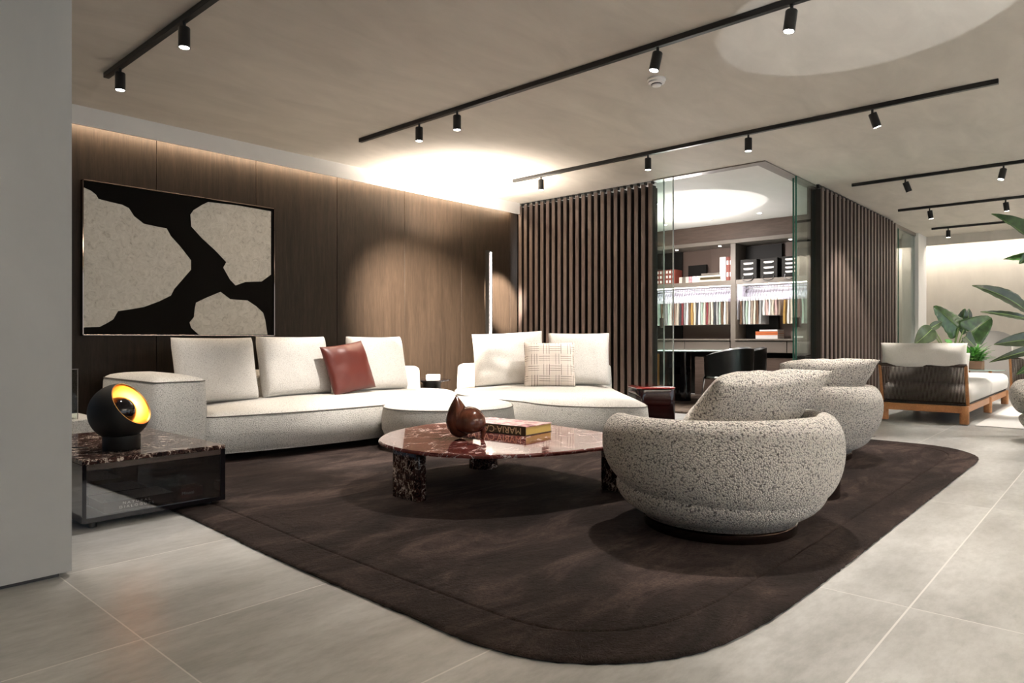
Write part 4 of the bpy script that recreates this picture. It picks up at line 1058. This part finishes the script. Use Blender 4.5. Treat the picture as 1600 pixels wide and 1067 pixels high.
# low white bench with glass vase by the wall
bn = thing('low_bench', 'low white bench against the wood wall, left of the sofa arm', 'bench', (1.30, 5.55, .001))
b = nb(); box(b, -.45, .36, -.25, .25, .05, .355, .012, 3); obj('bench_body', b, 'boucle', bn)
b = nb(); box(b, -.44, .35, -.24, .24, 0, .05); obj('plinth', b, 'black', bn)
vs = thing('glass_vase', 'tall smoked glass box vase with green leaves at the edge of the pier', 'vase', (1.43, 5.42, .358))
b = nb(); box(b, -.09, .09, -.09, .09, 0, .34, .004, 1); obj('vase_body', b, 'glass', vs)
b = nb()
for a in (-.086, .084): box(b, a, a + .004, -.092, -.088, 0, .342)
box(b, -.09, .09, -.092, -.088, .336, .342); obj('vase_edge', b, 'cabgrey', vs)

# ================================================================== OUTDOOR LOUNGER
def lounger(loc, L, W, label, name='outdoor_sofa', cat='outdoor sofa', mods=2):
    t = thing(name, label, cat, loc)
    # local x = length, y = width (0 at the near side)
    b = nb()
    for y in (.02, W - .07): box(b, .05, L - .05, y, y + .05, .115, .19, .006)
    box(b, .0, .06, .05, W - .05, .115, .19, .006); box(b, L - .08, L - .02, .05, W - .05, .115, .19, .006); obj('frame', b, 'teak', t)
    xs = [.0] + [L * k / mods for k in range(1, mods)] + [L - .09]
    for x in xs:
        for y in (0, W - .08):
            b = nb(); P = even(rrect(x, x + .085, y, y + .085, .03), 32); block(b, P, [(.004, 0), (0, .004), (0, .185), (.004, .192)], 0, 2); obj('leg', b, 'teak', t, 40)
    b = nb(); box(b, .03, L - .03, .03, W - .03, .192, .205); obj('platform', b, 'blackmatte', t)
    for k in range(mods):
        b = nb(); x0 = .16 if k == 0 else L * k / mods + .01; x1 = L * (k + 1) / mods - .02
        P = even(rrect(x0, x1, .01, W - .01, .05), 100)
        block(b, P, [(.03, .206), (.0, .23), (-.012, .30), (-.008, .36), (.01, .395), (.05, .42)], .02, 8); obj('seat_cushion', b, 'linen', t, 180)
    # leaning back: posts, top rail, cords
    for y in (.0, W - .03):
        b = nb(); tube(b, [(.10, y + .02, .19), (-.03, y + .02, .615)], .017, 10); obj('post', b, 'teak', t, 60)
    b = nb(); tube(b, [(-.03, .01, .615), (-.03, W, .615)], .017, 10); obj('top_rail', b, 'cord', t, 60)
    b = nb(); tube(b, [(.10, .01, .215), (.10, W, .215)], .010, 8); obj('lower_rail', b, 'bronze', t, 60)
    b = nb(); n = 62
    for i in range(n):
        y = .04 + (W - .07) * i / (n - 1); tube(b, [(.088, y, .205), (-.040, y, .615)], .0038, 5)
        tube(b, [(.118, y + .006, .215), (-.015, y + .006, .615)], .0038, 5)
    obj('woven_cords', b, 'cord', t)
    b = nb(); pillow(b, W - .02, .27, .24, 22, 4, .5, .03, 3, .018)
    xf(b, Matrix.Translation((.055, W / 2, .585)) @ Matrix.Rotation(PI / 2, 4, 'Z') @ Matrix.Rotation(math.radians(-8), 4, 'X')); obj('back_cushion', b, 'linen', t, 180)
    b = nb(); pillow(b, W - .06, .34, .20, 18, 6, .3, .02, 3, .008)
    xf(b, Matrix.Translation((.24, W / 2, .41)) @ Matrix.Rotation(PI / 2, 4, 'Z') @ Matrix.Rotation(math.radians(12), 4, 'X')); obj('back_cushion', b, 'linen', t, 180)
    return t
lounger((8.50, 1.27, .009), 3.15, .84, 'long teak outdoor sofa with corded back and pale cushions')
lounger((12.55, .52, .009), 1.5, .84, 'teak outdoor armchair cut by the picture edge beyond the white rug', 'outdoor_armchair', 'outdoor armchair', 1)
t = thing('side_table', 'pale glass topped side table with wooden legs beyond the outdoor sofa', 'side table', (12.72, 1.72, .001))
b = nb(); lathe(b, [(0, .425), (.30, .425), (.305, .432), (.30, .44), (0, .44)], 48); obj('tabletop', b, 'tableglass', t, 40)
for x, y in ((-.16, -.12), (.18, -.08), (0, .18)):
    b = nb(); tube(b, [(x, y, 0), (x, y, .424)], .022, 12); obj('leg', b, 'teak', t, 40)

# ================================================================== PLANTS
def leaf(bm, base, tip, width, sag, nrm, fold=.25, n=16, m=6, wave=.0, shape='lance', split=False):
    base, tip = Vector(base), Vector(tip); d = tip - base; L = d.length
    nrm = Vector(nrm).normalized(); side = d.cross(nrm).normalized(); up = side.cross(d).normalized()
    rows = []
    for i in range(n + 1):
        t = i / n; c = base + d * t + up * (sag * L * 4 * t * (1 - t))
        if shape == 'lance': w = width * (math.sin(PI * min(1, t ** .75)) ** .75)
        else: w = width * (1 - t) ** .55 * (min(1, t * 6 + .5)) * 1.1   # heart
        w = max(w, .002); row = []
        for k in range(-m, m + 1):
            s = k / m
            ww = wave * math.sin(t * 38 + s * 2) * abs(s)
            back = -.16 * L * abs(s) ** 1.6 * (1 - t) if shape == 'heart' else 0
            row.append(bm.verts.new(c + side * (w * s) + up * (abs(s) * fold * w + ww) + d.normalized() * back))
        rows.append(row)
    for a, b in zip(rows, rows[1:]):
        for k in range(2 * m): bm.faces.new((a[k], a[k + 1], b[k + 1], b[k]))
def solid(o, th=.002):
    md = o.modifiers.new('thick', 'SOLIDIFY'); md.thickness = th; return o
def pot(t, r, h, mat='pot'):
    b = nb(); lathe(b, [(0, 0), (r * .75, 0), (r * .8, .01), (r, h), (r * .93, h), (r * .9, h - .03), (0, h - .03)], 40); obj('pot', b, mat, t, 40)
def to_local(t, v): return Vector(v) - t.location
# alocasia behind the outdoor sofa
al = thing('potted_alocasia', 'tall potted plant with broad ribbed leaves behind the outdoor sofa', 'plant', (12.08, 2.02, .001))
pot(al, .20, .40, 'greyarch')
root = Vector((0, 0, .38)); Zp = al.location.x * CA + al.location.y * SA
def lf(t, stem0, b_px, t_px, w, sag, mat, shape, dz=0, fold=.25, wave=0, Z=None, tipdz=0, nrm=None, stem_mat='rib'):
    Z = Z or Zp
    B = to_local(t, at(*b_px, Z + dz)); T_ = to_local(t, at(*t_px, Z + dz + tipdz))
    b = nb(); tube(b, smooth_open([stem0, stem0.lerp(B, .5) + Vector((0, 0, .10)), B], 6), .009, 8); obj('stem', b, stem_mat, t, 60)
    b = nb(); leaf(b, B, T_, w, sag, nrm or (-FWD + Vector((0, 0, .35))), fold, 18, 6, wave, shape); o = solid(obj('leaf', b, mat, t, 60))
    b = nb(); leaf(b, B, T_, .004, sag, nrm or (-FWD + Vector((0, 0, .35))), 0, 18, 1, 0, 'lance')
    for v in b.verts: v.co -= FWD * .004
    solid(obj('midrib', b, 'rib', o), .002)
lf(al, root, (1497, 512), (1459, 478), .20, .02, 'leaf', 'heart', 0, -.2, .006)
lf(al, root, (1498, 516), (1508, 482), .12, .02, 'leaf', 'heart', .2, -.2, .006)
lf(al, root, (1515, 520), (1549, 496), .22, .02, 'leaf', 'heart', 0, .15, .005)
lf(al, root, (1512, 502), (1514, 482), .05, .02, 'leafdark', 'lance', .1)
lf(al, root, (1458, 512), (1429, 538), .13, .12, 'leafdark', 'lance', -.2)
lf(al, root, (1452, 514), (1472, 502), .06, .05, 'leafdark', 'lance', -.2)
lf(al, root, (1508, 526), (1524, 542), .11, .0, 'leafdark', 'heart', -.2)
lf(al, root, (1480, 536), (1487, 532), .06, .0, 'leafbright', 'heart', -.3)
# leafy bush in a terracotta pot on the side table
bs = thing('potted_fern', 'small bushy green plant in a brown pot on the pale side table', 'plant', (12.66, 1.80, .442))
b = nb(); box(b, -.15, .13, -.10, .10, 0, .125, .01, 2); obj('pot', b, 'pot', bs)
b = nb(); random.seed(11)
for i in range(90):
    a = random.uniform(0, 2 * PI); el = random.uniform(.1, 1.3); L = random.uniform(.16, .36)
    s = Vector((random.uniform(-.06, .06), random.uniform(-.06, .06), .11)); dd = Vector((math.cos(a) * math.cos(el), math.sin(a) * math.cos(el), math.sin(el)))
    leaf(b, s, s + dd * L, random.uniform(.018, .032), .12, Vector((0, 0, 1)) + dd * .1, .2, 6, 2)
o = solid(obj('foliage', b, 'leafbright', bs, 60)); o['kind'] = 'stuff'
# big strelitzia standing just outside the picture on the right
st = thing('potted_palm', 'large leafy plant reaching in at the edge with curled banana like leaves', 'plant', (8.55, .62, .009))
pot(st, .22, .42, 'greyarch'); rs = Vector((0, 0, .40)); ZS = 6.8
def sl_(b_px, t_px, w, sag, dz=0, mat='leaf', fold=.35, nrm=None, wave=.004):
    lf(st, rs, b_px, t_px, w, sag, mat, 'lance', dz, fold, wave, ZS, 0, nrm, 'rib')
sl_((1640, 415), (1549, 334), .105, .10, 0, 'leaf', .9)
sl_((1640, 402), (1568, 405), .05, .06, .1, 'leaf', .3)
sl_((1625, 385), (1592, 412), .06, .0, -.1, 'leaf', .3)
sl_((1605, 488), (1519, 446), .075, .10, 0, 'leafdark', .4)
sl_((1612, 500), (1532, 487), .035, .06, .1, 'leafdark', .3)
sl_((1630, 530), (1553, 538), .075, .10, 0, 'leafdark', .3)
sl_((1625, 545), (1546, 566), .045, .22, -.1, 'leafdark', .3)
sl_((1632, 560), (1588, 585), .05, .06, -.1, 'leaf', .3)
# arched grey panel by the far wall
t = thing('arched_panel', 'grey arched panel standing against the far cream wall behind the plants', 'panel', (13.75, 1.72, .001))
b = nb(); P = [Vector((-.42, 0)), Vector((.42, 0))] + [Vector((.42 * math.cos(a), .62 + .42 * math.sin(a))) for a in [PI * i / 24 for i in range(25)]]
prism(b, ccw(P), 0, .05); xf(b, Matrix.Rotation(PI / 2, 4, 'Z') @ Matrix.Rotation(PI / 2, 4, 'X')); obj('panel_body', b, 'greyarch', t)

# ================================================================== LETTERING OF THE TABLE BOOK
# spine faces local +y; the book lies face down so its lettering reads upside down
Mx = Matrix.Translation((.248, .0055, .027)) @ Matrix.Rotation(PI, 4, 'Z') @ Matrix.Rotation(PI / 2, 4, 'X') @ Matrix.Rotation(PI, 4, 'Z')
text('lettering', 'MARIA\u00b7CALLAS', .058, 'goldfoil', bk, Mx, .0005, 1.12)

# ================================================================== LIGHT, CAMERA
w = bpy.data.worlds.new('World'); SC.world = w; w.use_nodes = True
bg = w.node_tree.nodes['Background']
sky = w.node_tree.nodes.new('ShaderNodeTexSky'); sky.sky_type = 'HOSEK_WILKIE'; sky.sun_direction = (.3, .6, .75); sky.turbidity = 4
w.node_tree.links.new(sky.outputs[0], bg.inputs[0]); bg.inputs[1].default_value = .5
light('AREA', 'window_daylight', (5.9, -4.98, 1.35), 70, (.84, .92, 1), (5.9, 0, 1.2), shape='RECTANGLE', size=16.5, size_y=2.1)
def fill(x, y, e, col, label):  # unseen lamps added out of view to brighten the ceiling
    t = thing('added_uplighter', label, 'floor lamp', (x, y, .001))
    b = nb(); cyl(b, (0, 0), .14, 0, .02, 32, .003); obj('base', b, 'black', t)
    b = nb(); tube(b, [(0, 0, .02), (0, 0, 1.62)], .012, 10); obj('pole', b, 'black', t)
    b = nb(); lathe(b, [(0, 1.62), (.05, 1.62), (.13, 1.72), (.125, 1.72), (.05, 1.635), (0, 1.635)], 32); obj('bowl', b, 'black', t, 40)
    light('SPOT', 'added_fill_spot', (0, 0, 1.66), e, col, (0, 0, 2.7), t, spot_size=2.75, spot_blend=1.0, shadow_soft_size=.06).rotation_euler = (PI, 0, 0)
fill(-1.2, 1.2, 90, (1, .86, .66), 'black uplighter lamp added unseen behind the camera beside the grey pier')
fill(2.6, -2.8, 560, (1, .93, .84), 'black uplighter lamp added unseen behind the camera by the windows')
fill(4.6, -2.8, 640, (1, .95, .90), 'black uplighter lamp added unseen by the windows opposite the armchairs')
fill(9.6, -2.8, 560, (1, .96, .92), 'black uplighter lamp added unseen by the windows opposite the outdoor sofa')
light('SPOT', 'floor_reflection', (3.4, -.3, .06), 55, (.92, .96, 1), (4.15, 1.05, 2.7), spot_size=.47, spot_blend=.10, shadow_soft_size=.01)
light('SPOT', 'room_uplight', (8.0, 3.6, .9), 45, (1, .93, .90), (8.4, 4.3, 2.7), spot_size=.95, spot_blend=.12, shadow_soft_size=.01)
light('POINT', 'room_fill', (8.9, 4.8, 2.1), 32, (1, .92, .88), None, shadow_soft_size=.3)  # bare light added inside the glass room to brighten it

cam = bpy.data.cameras.new('Camera'); co = bpy.data.objects.new('Camera', cam); COL.objects.link(co)
cam.sensor_width = 36; cam.lens = 1079 / 1600 * 36; cam.shift_y = -3.5 / 1600; cam.clip_start = .05
co.location = (0, 0, EYE); co.rotation_euler = (PI / 2, 0, math.atan2(SA, CA) - PI / 2)
SC.camera = co
vs_ = SC.view_settings
vs_.view_transform = 'Standard'; vs_.look = 'None'; vs_.gamma = 1; vs_.use_curve_mapping = False; vs_.exposure = 1.38
SC.cycles.use_denoising = True
SC.cycles.max_bounces = 8; SC.cycles.diffuse_bounces = 4; SC.cycles.glossy_bounces = 4; SC.cycles.transparent_max_bounces = 12
SC.cycles.sample_clamp_indirect = 6
